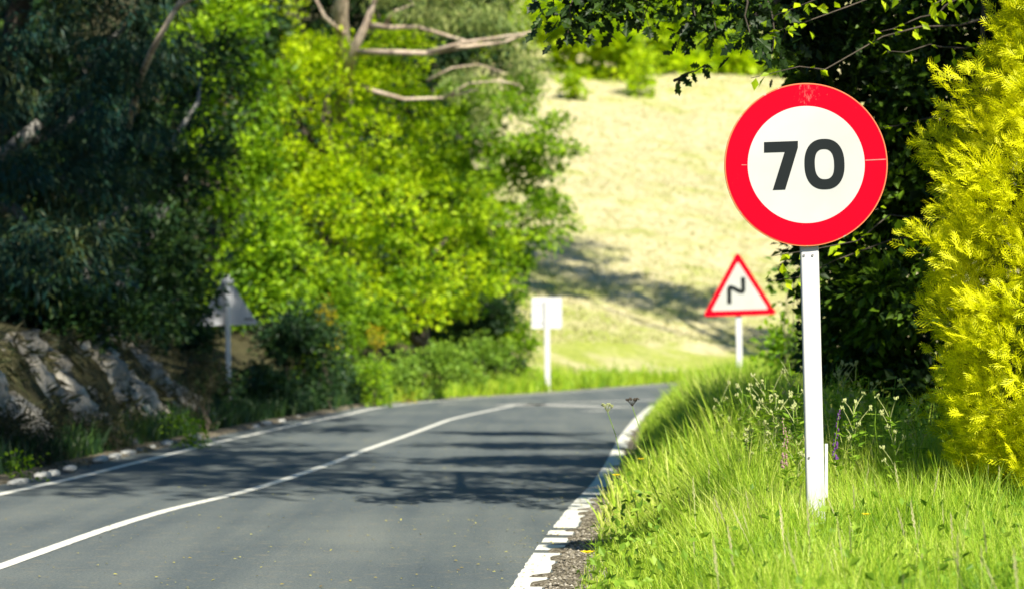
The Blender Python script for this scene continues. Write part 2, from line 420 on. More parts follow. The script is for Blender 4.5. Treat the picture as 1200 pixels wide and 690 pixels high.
xs = np.concatenate([np.linspace(-400, -40, 26)[:-1], np.linspace(-40, -12, 36)[:-1], np.linspace(-12, 9, 150)[:-1], np.linspace(9, 40, 60)[:-1], np.linspace(40, 400, 26)])
ys = np.concatenate([np.linspace(-120, -5, 16)[:-1], np.linspace(-5, 4, 16)[:-1], np.linspace(4, 34, 190)[:-1], np.linspace(34, 90, 150)[:-1], np.linspace(90, 220, 70)[:-1], np.linspace(220, 700, 24)])
gx, gy = np.meshgrid(xs, ys); hxv = height(gx.ravel(), gy.ravel())
tv = np.stack([gx.ravel(), gy.ravel(), hxv], 1)
nx_, ny_ = len(xs), len(ys)
ii = (np.arange(ny_-1)[:, None]*nx_+np.arange(nx_-1)[None]).ravel()
tf = np.stack([ii, ii+1, ii+nx_+1, ii+nx_], 1)
ground = struct('ground', tv, tf, M['ground'], smooth=True)
fx, fy = gx.ravel(), gy.ravel(); fp = np.stack([fx, fy], 1)
dl_ = np.where(fx < xL(fy), dist(Lc, fp), 0); dr_ = np.where(fx > xR(fy), dist(Rc, fp), 0)
soil = np.where(fx > xR(fy), 1.0, 0.0)
soil = np.maximum(soil, (fx < xL(fy))*(1-ss(fx, -4.5, 0.5)*ss(fy, 45, 56)))
grav = np.where(fx > xR(fy), 1-ss(dr_, 0.26, 0.5), 0)+np.where(fx < xL(fy), 1-ss(dl_, 0.7, 1.1), 0)*0.9
grav[(dl_ == 0) & (dr_ == 0)] = 1
a = ground.data.attributes.new('soil', 'FLOAT', 'POINT'); a.data.foreach_set('value', soil.astype(np.float32))
a = ground.data.attributes.new('gravel', 'FLOAT', 'POINT'); a.data.foreach_set('value', grav.astype(np.float32))

# asphalt strip: rows across the road, matched by arc
def resample(c, n):
    s = np.concatenate([[0], np.cumsum(np.linalg.norm(np.diff(c, axis=0), axis=1))])
    q = np.linspace(0, s[-1], n)
    return np.stack([np.interp(q, s, c[:, 0]), np.interp(q, s, c[:, 1])], 1)
def normals(c):
    d = np.gradient(c, axis=0); d /= np.linalg.norm(d, axis=1, keepdims=True)
    return np.stack([d[:, 1], -d[:, 0]], 1)        # to the right
LF = np.stack([LXf, LYf], 1); RF = np.stack([RXf, RYf], 1)
La = resample(LF, 700); Ra = resample(RF, 700)
La2 = La-normals(La)*0.42; Ra2 = Ra+normals(Ra)*0.10
K = 12; rows = []
for k in range(K+1):
    f = k/K; rows.append(np.column_stack([La2*(1-f)+Ra2*f, np.zeros(700)]))
rv = np.stack(rows, 1).reshape(-1, 3)
# ragged pavement edge on the near side
jj = np.arange(699)[:, None]*(K+1)+np.arange(K)[None]; jj = jj.ravel()
rf = np.stack([jj, jj+1, jj+K+2, jj+K+1], 1)
# skirt so that the pavement has an edge
n0 = len(rv); e1 = rv[0::K+1].copy(); e2 = rv[K::K+1].copy(); e1[:, 2] = -0.09; e2[:, 2] = -0.09
rv = np.concatenate([rv, e1, e2]); q = np.arange(699)
rf = np.concatenate([rf, np.stack([q*(K+1), (q+1)*(K+1), n0+q+1, n0+q], 1), np.stack([q*(K+1)+K, n0+700+q, n0+700+q+1, (q+1)*(K+1)+K], 1)])
struct('road', rv, rf, M['asphalt'])

def strip(c, wid, z, jit=0.0):
    nn = normals(c); wj = wid/2+rng.normal(size=(len(c), 1))*jit
    wk = wid/2+rng.normal(size=(len(c), 1))*jit
    A = np.column_stack([c-nn*wj, np.full(len(c), z)]); B = np.column_stack([c+nn*wk, np.full(len(c), z)])
    v = np.empty((2*len(c), 3)); v[0::2] = A; v[1::2] = B
    q = np.arange(len(c)-1)*2
    return v, np.stack([q, q+1, q+3, q+2], 1)
def cut(c, y0, y1, n): 
    yy = np.linspace(y0, y1, n); return np.stack([np.interp(yy, c[:, 1], c[:, 0]), yy], 1)
v, f = strip(cut(LF, -39, 96, 900), 0.12, 0.004, 0.002); struct('far_edge_line', v, f, M['line'])
# near edge line: solid with a few rumble cuts
yv = lambda py: F*CAMZ/(py-HZ)
segs = [(-39, yv(648)), (yv(644.8), yv(638.4)), (yv(635.6), yv(630.2)), (yv(627), yv(621.3)), (yv(618.6), yv(590)), (yv(589), yv(581)), (yv(580), yv(572)), (yv(571.2), 86)]
VV = []; FF = []; o_ = 0
for y0, y1 in segs:
    v, f = strip(cut(RF, y0, y1, max(4, int((y1-y0)*12))), 0.175, 0.004, 0.004); VV.append(v); FF.append(f+o_); o_ += len(v)
struct('near_edge_line', np.concatenate(VV), np.concatenate(FF), M['line'])
cl = [(-6.2, -40), (-4.4, -8)]+[G(*p) for p in Cpx]
cl = np.array(cl); yy = np.linspace(-40, cl[-1, 1], 900); xx = np.interp(yy, cl[:, 1], cl[:, 0])
ker = np.hanning(31); ker /= ker.sum(); xx = np.convolve(np.pad(xx, 15, mode='reflect', reflect_type='odd'), ker, 'valid')
CF = np.stack([xx, yy], 1)
v, f = strip(cut(CF, -39, CF[-1, 1], 800), 0.11, 0.004, 0.002); struct('centre_line', v, f, M['line'])
# worn dashes where the centre line swings round the bend
def worn(name, pxs, wid):
    c = np.array([G(*p) for p in pxs]); c = resample(c, 60)
    v, f = strip(c, wid, 0.004, 0.012); struct(name, v, f, M['line_worn'])
worn('worn_centre_line', [(600, 475.2), (622, 473.0), (640, 474.0), (662, 474.8), (690, 476), (735, 477)], 0.9)
worn('worn_line_trace', [(655, 471.5), (700, 470.4), (770, 468.5)], 0.45)
worn('worn_line_dash', [(686, 481.5), (713, 481)], 0.5)
worn('worn_edge_dash', [(516, 472.6), (535, 472.4)], 0.4)

# ------------------------------------------------------------------ signs
def disc(cx, cz, r, y, n=96, yb=None):
    """front face at y, optional thickness back to yb"""
    V = [(cx, y, cz)]+[(cx+r*math.cos(2*math.pi*i/n), y, cz+r*math.sin(2*math.pi*i/n)) for i in range(n)]
    Fc = [[0, 1+i, 1+(i+1) % n] for i in range(n)]
    if yb is not None:
        o = len(V); V += [(cx, yb, cz)]+[(cx+r*math.cos(2*math.pi*i/n), yb, cz+r*math.sin(2*math.pi*i/n)) for i in range(n)]
        Fc += [[o, o+1+(i+1) % n, o+1+i] for i in range(n)]
        Fc += [[1+i, o+1+i, o+1+(i+1) % n, 1+(i+1) % n] for i in range(n)]
    return V, Fc
def ring(outer, inner, y):
    n = len(outer); V = [(p[0], y, p[1]) for p in outer]+[(p[0], y, p[1]) for p in inner]
    return V, [[i, (i+1) % n, n+(i+1) % n, n+i] for i in range(n)]
def slab(poly, y0, y1):
    """polygon (x,z) extruded between y0 (front) and y1"""
    n = len(poly); V = [(p[0], y0, p[1]) for p in poly]+[(p[0], y1, p[1]) for p in poly]
    return V, [list(range(n)), [n+i for i in range(n)][::-1]]+[[i, n+i, n+(i+1) % n, (i+1) % n] for i in range(n)]
def circ(cx, cz, r, n=96): return [(cx+r*math.cos(2*math.pi*i/n), cz+r*math.sin(2*math.pi*i/n)) for i in range(n)]
def box(x0, x1, y0, y1, z0, z1, bev=0.0):
    V = [(x0, y0, z0), (x1, y0, z0), (x1, y1, z0), (x0, y1, z0), (x0, y0, z1), (x1, y0, z1), (x1, y1, z1), (x0, y1, z1)]
    return V, [[0, 3, 2, 1], [4, 5, 6, 7], [0, 1, 5, 4], [1, 2, 6, 5], [2, 3, 7, 6], [3, 0, 4, 7]]
def post_mesh(pt, pbm, wx, wy, r=0.012):
    """rounded-rectangle tube from bottom pbm to top pt, with closed top"""
    prof = []
    for cx, cy, a0 in ((wx/2-r, wy/2-r, 0), (-wx/2+r, wy/2-r, 90), (-wx/2+r, -wy/2+r, 180), (wx/2-r, -wy/2+r, 270)):
        for k in range(4):
            a_ = math.radians(a0+k*30); prof.append((cx+r*math.cos(a_), cy+r*math.sin(a_)))
    V = []; Fc = []; n = len(prof)
    for p in (pbm, pt):
        for x, y in prof: V.append((p[0]+x, p[1]+y, p[2]))
    for i in range(n): Fc.append([i, (i+1) % n, n+(i+1) % n, n+i])
    Fc.append([n+i for i in range(n)])
    return V, Fc

# --- the 70 sign
D0 = 11.85; s0 = F/D0
pz = lambda x, y: ((x-600)/s0, CAMZ+(HZ-y)/s0)
cx, cz = pz(944.7, 193.2)
bx, bz = pz(959.5, 660)
tx, tz = pz(946.5, 150)
root = thing('speed_limit_sign', 'large round speed limit sign reading 70 on a white post in the grass', 'road sign', (bx, D0+0.06, bz-0.1))
v, f = post_mesh((tx, D0+0.055, tz), (bx+0.004, D0+0.055, bz-0.25), 0.102, 0.052)
post = part('post', v, f, M['post'], root, smooth=False)
for (qx, qy) in ((943, 299), (953, 299), (949, 536)):
    x_, z_ = pz(qx, qy)
    V1, F1 = disc(x_, z_, 0.0065, D0+0.023, 12, D0+0.03)
    part('bolt', V1, F1, M['bolt'], root, post)
# small flange strip low on the right side of the post
x_, z_ = pz(967.5, 520); x2, z2 = pz(970.5, 562)
v, f = box(x_+0.004, x_+0.020, D0+0.05, D0+0.058, z2-0.10, z_)
part('flange', v, f, M['post'], root, post)
R0 = 95.6/s0
# plate: pressed pan with a folded rim
v, f = disc(cx, cz, R0, D0, 128, D0+0.024)
plate = part('sign_plate', v, f, M['sign_rim'], root, smooth=False)
v, f = ring(circ(cx, cz, R0-0.007, 128), circ(cx, cz, 68.6/s0, 128), D0-0.0025)
part('red_border', v, f, M['sign_red'], root, plate)
t = M['sign_red'].node_tree; b = t.nodes['Principled BSDF']
tc = t.nodes.new('ShaderNodeTexCoord'); mp = t.nodes.new('ShaderNodeMapping'); mp.inputs['Scale'].default_value = (1.5, 0, 0.8)
mp.inputs['Location'].default_value = (-1.5*(cx-root.location.x), 0, -0.8*(cz+R0*0.93-root.location.z))
t.links.new(tc.outputs['Object'], mp.inputs[0]); ln = t.nodes.new('ShaderNodeVectorMath'); ln.operation = 'LENGTH'; t.links.new(mp.outputs[0], ln.inputs[0])
mr = t.nodes.new('ShaderNodeMapRange'); mr.inputs[1].default_value = 0.03; mr.inputs[2].default_value = 0.17; mr.inputs[3].default_value = 0.22; mr.inputs[4].default_value = 0.0
t.links.new(ln.outputs['Value'], mr.inputs[0])
nz = noise(t, 45, 5, 0.8, objvec(t, (1, 1, 0.45))); am = t.nodes.new('ShaderNodeMath'); am.operation = 'ADD'; t.links.new(nz.outputs[0], am.inputs[0]); t.links.new(mr.outputs[0], am.inputs[1])
wr = ramp(t, [(0.70, (0, 0, 0)), (0.82, (0.85, 0.85, 0.85))], am.outputs[0])
old = b.inputs['Base Color'].links[0].from_socket
t.links.new(mixc(t, wr.outputs[0], old, (0.62, 0.10, 0.09)), b.inputs['Base Color'])
v, f = disc(cx, cz, 68.6/s0, D0-0.003, 128)
part('white_field', v, f, M['sign_white'], root, plate)
# seams of the reflective sheeting
x_, z_ = pz(1014, 188.2); x2, z2 = pz(1038, 187.0)
v, f = slab([(x_, z_-0.003), (x2, z2-0.003), (x2, z2+0.003), (x_, z_+0.003)], D0-0.0045, D0-0.002)
part('sheeting_seam', v, f, M['seam'], root, plate)
x_, z_ = pz(869, 193.6); x2, z2 = pz(875, 193.6)
v, f = slab([(x_, z_-0.002), (x2, z2-0.002), (x2, z2+0.002), (x_, z_+0.002)], D0-0.0045, D0-0.002)
part('sheeting_seam', v, f, M['seam'], root, plate)
# numerals
seven = [(895.4, 167.0), (934.9, 165.6), (934.9, 173.5), (920.2, 222.3), (905.6, 222.8), (919.5, 178.2), (895.4, 179.0)]
v, f = slab([pz(*p) for p in seven][::-1], D0-0.0062, D0-0.0034)
part('numeral_seven', v, f, M['sign_black'], root, plate)
def superell(cx_, cy_, rx, ry, e, n=72, rot=0.03):
    o_l = []
    for i in range(n):
        a_ = 2*math.pi*i/n; c_, s_ = math.cos(a_), math.sin(a_)
        x = rx*math.copysign(abs(c_)**(2/e), c_); y = ry*math.copysign(abs(s_)**(2/e), s_)
        o_l.append((cx_+x*math.cos(rot)+y*math.sin(rot), cy_-x*math.sin(rot)*0.6+y))
    return o_l
oo = [pz(*p) for p in superell(966.1, 192.6, 23.4, 29.4, 2.35)]
oi = [pz(*p) for p in superell(966.1, 192.6, 11.4, 17.8, 2.5)]
v, f = ring(oo, oi, D0-0.0062)
v2 = [(x, D0-0.0034, z) for x, _, z in v]; n = 72
f2 = [[i, n*2+i, n*2+(i+1) % n, (i+1) % n] for i in range(n)]+[[n+i, n+(i+1) % n, 3*n+(i+1) % n, 3*n+i] for i in range(n)]
part('numeral_zero', v+v2, f+f2, M['sign_black'], root, plate)

# --- double bend warning sign
D1 = 39.0; s1 = F/D1
p1 = lambda x, y: ((x-600)/s1, CAMZ+(HZ-y)/s1)
def rounded(tri, r, n=6):
    out_ = []; k = len(tri)
    for i in range(k):
        p = Vector(tri[i]); a_ = (Vector(tri[i-1])-p).normalized(); b_ = (Vector(tri[(i+1) % k])-p).normalized()
        q0 = p+a_*r; q1 = p+b_*r
        for j in range(n+1):
            f_ = j/n; out_.append(tuple((q0*(1-f_)**2+p*2*f_*(1-f_)+q1*f_*f_)))
    return out_
tri = [p1(864.2, 294.5), p1(823.5, 371), p1(911, 368.3)]
bx, bz = p1(868, 458)
bz = gz(bx, D1+.1)
root = thing('warning_sign', 'triangular red bordered warning sign showing a double bend, on a slim white post', 'road sign', (bx, D1+0.08, bz))
v, f = post_mesh(p1(865, 330)[:1]+(D1+0.06,)+p1(865, 330)[1:], (bx, D1+0.06, bz-0.3), 0.115, 0.055)
part('post', v, f, M['post'], root)
to = rounded(tri, 0.10)
v, f = slab(to, D1, D1+0.02); plate = part('sign_plate', v, f, M['sign_back'], root)
ti = rounded([p1(864.6, 306.5), p1(833.5, 364.3), p1(900.5, 362.2)], 0.05)
v, f = ring(to, ti, D1-0.004); part('red_border', v, f, M['sign_red'], root, plate)
v, f = slab(ti, D1-0.005, D1-0.003); part('white_field', v, f, M['sign_white'], root, plate)
# the bend arrow: a thick bent line
def thick(pts, wd):
    pts = [Vector(p) for p in pts]; L_ = []; R_ = []
    for i, p in enumerate(pts):
        d0 = (p-pts[i-1]).normalized() if i else (pts[1]-p).normalized()
        d1 = (pts[i+1]-p).normalized() if i < len(pts)-1 else d0
        n0 = Vector((-d0.y, d0.x)); n1 = Vector((-d1.y, d1.x)); m_ = (n0+n1).normalized(); k_ = wd/2/max(0.5, m_.dot(n0))
        L_.append(p+m_*k_); R_.append(p-m_*k_)
    return L_, R_
L_, R_ = thick([p1(854.6, 356), p1(854.4, 338.6), p1(855.6, 336.8), p1(858, 337), p1(867, 341.6), p1(869.8, 341.6), p1(871, 339.8), p1(870.6, 325)], 0.078)
n = len(L_); V = []; Fc = []
for y_ in (D1-0.009, D1-0.0052):
    V += [(p.x, y_, p.y) for p in L_]+[(p.x, y_, p.y) for p in R_]
for i in range(n-1):
    Fc += [[i, i+1, n+i+1, n+i], [i, 2*n+i, 2*n+i+1, i+1], [n+i, n+i+1, 3*n+i+1, 3*n+i]]
part('bend_symbol', V, Fc, M['sign_black'], root, plate)

# --- square sign seen from behind
D2 = 58.0; s2 = F/D2
p2 = lambda x, y: ((x-600)/s2, CAMZ+(HZ-y)/s2)
x0, z0 = p2(623, 384.5); x1, z1 = p2(658.5, 348.2); bx, _ = p2(641.8, 440); bz = gz(bx, D2)
root = thing('square_sign', 'square sign beyond the bend seen from behind, pale grey on a white post', 'road sign', (bx, D2, bz))
v, f = slab(rounded([(x0, z0), (x0, z1), (x1, z1), (x1, z0)], 0.05), D2+0.04, D2+0.062); pl = part('sign_plate', v, f, M['sign_back'], root)
for zz in (z0+0.18, z1-0.18):
    v, f = box(x0+0.05, x1-0.05, D2+0.025, D2+0.0395, zz-0.02, zz+0.02); part('bracket', v, f, M['post'], root, pl)
v, f = post_mesh((bx-0.02, D2-0.01, z1-0.08), (bx, D2-0.01, bz-0.3), 0.15, 0.06); part('post', v, f, M['post'], root)

# --- triangular sign seen from behind, half hidden by shrubs
D3 = 37.5; s3 = F/D3
p3 = lambda x, y: ((x-600)/s3, CAMZ+(HZ-y)/s3)
tri = [p3(264.5, 321), p3(231, 381.5), p3(302, 379.5)]
bx, _ = p3(269, 440); bz = gz(bx, D3)
root = thing('triangular_sign', 'triangular sign seen from behind, grey metal back half hidden by dark shrubs', 'road sign', (bx, D3, bz))
v, f = slab(rounded(tri, 0.05), D3+0.04, D3+0.06); pl = part('sign_plate', v, f, M['sign_back'], root)
x_, z_ = p3(264.5, 330); x2, _ = p3(272, 330)
v, f = box(x_-0.09, x_+0.13, D3-0.045, D3+0.038, z_-0.03, z_+0.04); part('clamp', v, f, M['clamp'], root)
v, f = post_mesh((p3(266, 322)[0], D3-0.005, p3(266, 322)[1]), (bx, D3-0.005, bz-0.3), 0.085, 0.05); part('post', v, f, M['clamp'], root)
Q = []
for k in range(4):
    x_, z_ = p3(286+k*2.6, 373.5); Q.append(box(x_, x_+0.028, D3+0.036, D3+0.0398, z_-0.016, z_+0.016))
v, f = merge(Q); part('maker_mark', v, f, M['sign_black'], root, pl)

# ------------------------------------------------------------------ trees and shrubs
def tree(name, label, cat, base, blobs, mat, trunk_r, bark, top=None, limbs=3, group=None, seed=0, trunk=True, **kw):
    bx, by = base; bz = gz(bx, by)
    root = thing(name, label, cat, (bx, by, bz), group)
    rs = random.Random(seed)
    cs = [Vector(c) for c, r in blobs]
    if top is None:
        top = sum(cs, Vector())/len(cs); 
    top = Vector(top)
    if trunk:
        path = wob((bx, by, bz-0.3), top, 7, 0.12*(top.z-bz)*0.35, rs)
        path[0] = Vector((bx, by, bz-0.3))
        v, f = tube(path, [trunk_r*(1.25 if i == 0 else 1-0.10*i) for i in range(8)], 10)
        part('trunk', v, f, M[bark], root, smooth=True)
        for c in sorted(cs, key=lambda q: rs.random())[:limbs]:
            k = rs.randint(2, 5); v, f = tube(wob(path[k], c, 6, 0.12*(c-path[k]).length, rs), [trunk_r*0.5*(1-0.13*i) for i in range(7)], 7)
            part('limb', v, f, M[bark], root, smooth=True)
    v, f = crown(blobs, **kw)
    part('crown', v, f, M[mat], root)
    return root

def shrub(name, label, cat, px, py, D, rx, ry, mat, group=None, n=4, seed=0, **kw):
    rs = random.Random(seed); bl = []
    for k in range(n):
        bl.append(pb(px+rs.uniform(-.55, .55)*rx, py+rs.uniform(-.45, .45)*ry, D+rs.uniform(-.3, .3)*rx*D/F, rx*rs.uniform(.45, .65), ry*rs.uniform(.45, .65)))
    c = P(px, py, D); bz = gz(c.x, D)
    gy_ = HZ+(CAMZ-bz)*F/D; low = py+ry*0.6
    while low < gy_-ry*0.25 and mat != 'gorse':
        low += ry*0.7; bl.append(pb(px+rs.uniform(-.25, .25)*rx, min(low, gy_-ry*.2), D, rx*.75, ry*.5))
    root = thing(name, label, cat, (c.x, D, bz), group)
    stems = []
    for b_ in bl:
        q = Vector(b_[0]); stems.append(tube(wob((c.x+rs.uniform(-.1, .1), D, bz-0.1), q, 4, 0.1, rs), [q_*min(1.0, ry*D/F) for q_ in (0.03, 0.026, 0.022, 0.016, 0.01)], 5))
    v, f = merge(stems); part('stem', v, f, M['bark'], root)
    v, f = crown(bl, **kw); part('foliage', v, f, M[mat], root)
    return root

# bright broadleaf trees of the far bend
tree('maple_tree', 'bright green maple in full sun, tallest of the sunlit trees left of centre', 'tree', (-4.3, 55.5),
     [pb(330, 40, 56, 55, 55), pb(300, 110, 56, 40, 50), pb(390, 100, 55, 60, 55), pb(345, 170, 55, 60, 55), pb(425, 175, 55, 55, 50),
      pb(440, 60, 57, 55, 45), pb(380, 235, 54, 50, 45), pb(460, 120, 56, 45, 45)],
     'leaf_bright', 0.22, 'bark', limbs=5, seed=11, per_m2=100, leaf=0.16, clump=0.72, flat=0.55)
tree('sunlit_lime_tree', 'sunlit rounded green tree above the light verge bushes, left of the pale square sign', 'tree', (-2.2, 56),
     [pb(450, 250, 54, 60, 50), pb(500, 310, 54.5, 60, 50), pb(430, 320, 53.5, 50, 42), pb(530, 240, 56, 50, 50), pb(490, 190, 56, 50, 45),
      pb(560, 300, 57, 48, 45), pb(470, 365, 54, 35, 28), pb(545, 345, 57, 40, 25), pb(410, 270, 54, 45, 45)],
     'leaf_lime', 0.2, 'bark', limbs=4, seed=12, per_m2=100, leaf=0.16, clump=0.68, flat=0.55)
tree('oak_tree', 'darker green oak whose clumps jut out against the straw meadow behind the square sign', 'tree', (-0.6, 63),
     [pb(635, 172, 61, 42, 34), pb(600, 200, 62, 34, 30), pb(625, 255, 61, 36, 38), pb(560, 130, 62, 45, 38), pb(590, 320, 61, 30, 42),
      pb(540, 190, 64, 55, 60), pb(600, 110, 64, 40, 22), pb(560, 270, 64, 45, 45), pb(575, 370, 61, 32, 28), pb(500, 380, 63, 50, 35)],
     'leaf_oak', 0.24, 'bark', limbs=5, seed=13, per_m2=175, leaf=0.16, clump=0.5)
# eucalyptus with pale bare limbs over them
e0 = (-4.6, 58.5)
root = thing('eucalyptus_tree', 'tall eucalyptus with pale bare limbs and grey green leaves above the maple', 'tree', (e0[0], e0[1], gz(*e0)))
v, f = tube([(e0[0], e0[1], gz(*e0)-.3), tuple(P(404, 200, 57.5)), tuple(P(402, 60, 56)), tuple(P(399, 20, 55)), tuple(P(402, -60, 54.5)), tuple(P(420, -200, 54))], [0.30, 0.26, 0.22, 0.20, 0.17, 0.09], 10)
part('trunk', v, f, M['bark_pale'], root, smooth=True)
for pts, r0 in (([(402, 110, 55.5), (416, 55, 54.2), (428, 32, 54), (438, 5, 54), (452, -60, 54)], 0.16),
                ([(432, 30, 54), (460, 33, 53.7), (490, 32, 53.5), (530, 44, 53), (560, 52, 53)], 0.08),
                ([(420, 62, 54.2), (460, 62, 53.4), (500, 63, 53), (540, 56, 53), (590, 50, 53), (622, 38, 53)], 0.09),
                ([(500, 62, 53), (545, 50, 52.8), (600, 42, 52.6), (628, 37, 52.6)], 0.06),
                ([(418, 100, 55), (440, 108, 53.6), (475, 117, 53.4), (520, 115, 53.2), (560, 105, 53.2)], 0.075),
                ([(452, 27, 53.8), (462, 14, 53.6), (484, 5, 53.6), (470, -20, 53.8)], 0.06),
                ([(520, 115, 53.2), (550, 98, 53), (585, 95, 53), (610, 100, 53)], 0.04),
                ([(500, 95, 53.2), (530, 80, 53), (560, 76, 53), (590, 85, 53)], 0.035),
                ([(404, 40, 55), (380, 20, 55), (366, -10, 55)], 0.08)):
    pp = [P(*q) for q in pts]; v, f = tube(pp, [r0*(1-0.7*i/(len(pp)-1)) for i in range(len(pp))], 7)
    part('limb', v, f, M['bark_pale'], root, smooth=True)
v, f = crown([pb(510, 12, 53.6, 50, 26, 1.2), pb(575, 15, 53.4, 48, 30, 1.2), pb(600, 60, 53.6, 32, 28, 0.9), pb(545, 95, 53.6, 45, 20, 0.8), pb(470, -40, 54, 90, 40, 2.5),
              pb(620, 90, 54, 22, 18, 0.6), pb(575, 130, 54, 25, 20, .6), pb(560, -50, 54, 80, 40, 2)], per_m2=75, leaf=0.2, clump=0.4, tpl=LANCE, droop=0.7, fill=0.5)
part('crown', v, f, M['leaf_euc'], root)

# dark wall of trees on the left
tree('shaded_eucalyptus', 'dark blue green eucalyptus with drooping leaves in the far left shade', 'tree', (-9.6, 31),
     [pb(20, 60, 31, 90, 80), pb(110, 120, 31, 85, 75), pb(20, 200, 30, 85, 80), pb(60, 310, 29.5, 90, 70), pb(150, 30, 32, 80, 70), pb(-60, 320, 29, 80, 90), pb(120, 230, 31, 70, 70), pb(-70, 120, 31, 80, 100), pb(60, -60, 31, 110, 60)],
     'leaf_euc_shaded', 0.3, 'bark_grey', limbs=4, seed=21, per_m2=300, leaf=0.17, clump=0.42, tpl=LANCE, droop=0.8, fill=0.45)
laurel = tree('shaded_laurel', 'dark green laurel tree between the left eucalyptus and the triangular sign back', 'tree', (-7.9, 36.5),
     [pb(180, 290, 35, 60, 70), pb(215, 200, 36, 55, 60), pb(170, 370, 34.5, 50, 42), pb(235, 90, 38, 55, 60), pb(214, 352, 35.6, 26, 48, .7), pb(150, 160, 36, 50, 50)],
     'leaf_dark_shaded', 0.22, 'bark_grey', limbs=4, seed=22, per_m2=240, leaf=0.12, clump=0.45, fill=0.4)
tree('shaded_chestnut', 'deep green tree in half shade left of the sunlit maple, olive patches in its crown', 'tree', (-6.9, 47),
     [pb(290, 280, 45, 55, 60), pb(260, 210, 46, 40, 40), pb(310, 200, 46, 40, 50), pb(250, 40, 46, 55, 60), pb(330, 320, 44.5, 50, 50), pb(280, 350, 44, 50, 40), pb(230, 130, 47, 26, 50), pb(305, 110, 47, 28, 50)],
     'leaf_oak', 0.22, 'bark', limbs=3, seed=23, per_m2=150, leaf=0.15, clump=0.5, fill=0.35)
# bare pale limb of the laurel seen in the dark upper left
for pts, r0 in (([(150, 150, 35), (165, 90, 32), (178, 60, 29.3), (196, 28, 29), (212, 0, 29), (225, -40, 29)], 0.06), ([(204, 12, 29), (222, 0, 28.9), (240, -5, 28.8)], 0.03)):
    pp = [P(*q) for q in pts]; v, f = tube(pp, [r0*(1-0.6*i/(len(pp)-1)) for i in range(len(pp))], 8)
    part('limb', v, f, M['bark_pale'], laurel, smooth=True)
# deeper trees that close the wood behind, leaf colour darkened for shaded gaps
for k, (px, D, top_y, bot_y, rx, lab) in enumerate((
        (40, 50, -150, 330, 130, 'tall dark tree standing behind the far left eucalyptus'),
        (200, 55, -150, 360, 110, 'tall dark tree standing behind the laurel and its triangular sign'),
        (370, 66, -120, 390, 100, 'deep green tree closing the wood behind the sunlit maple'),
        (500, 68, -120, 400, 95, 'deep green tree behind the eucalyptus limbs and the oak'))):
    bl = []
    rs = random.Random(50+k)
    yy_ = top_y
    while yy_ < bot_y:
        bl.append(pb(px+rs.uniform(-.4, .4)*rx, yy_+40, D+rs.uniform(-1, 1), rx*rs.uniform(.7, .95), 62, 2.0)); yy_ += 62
    tree('woodland_tree', lab, 'tree', (P(px, 0, D).x, D+1), bl, 'leaf_dark_shaded', 0.25, 'bark', limbs=2, group='trees closing the wood on the left', seed=60+k, per_m2=70, leaf=0.22, clump=0.7)
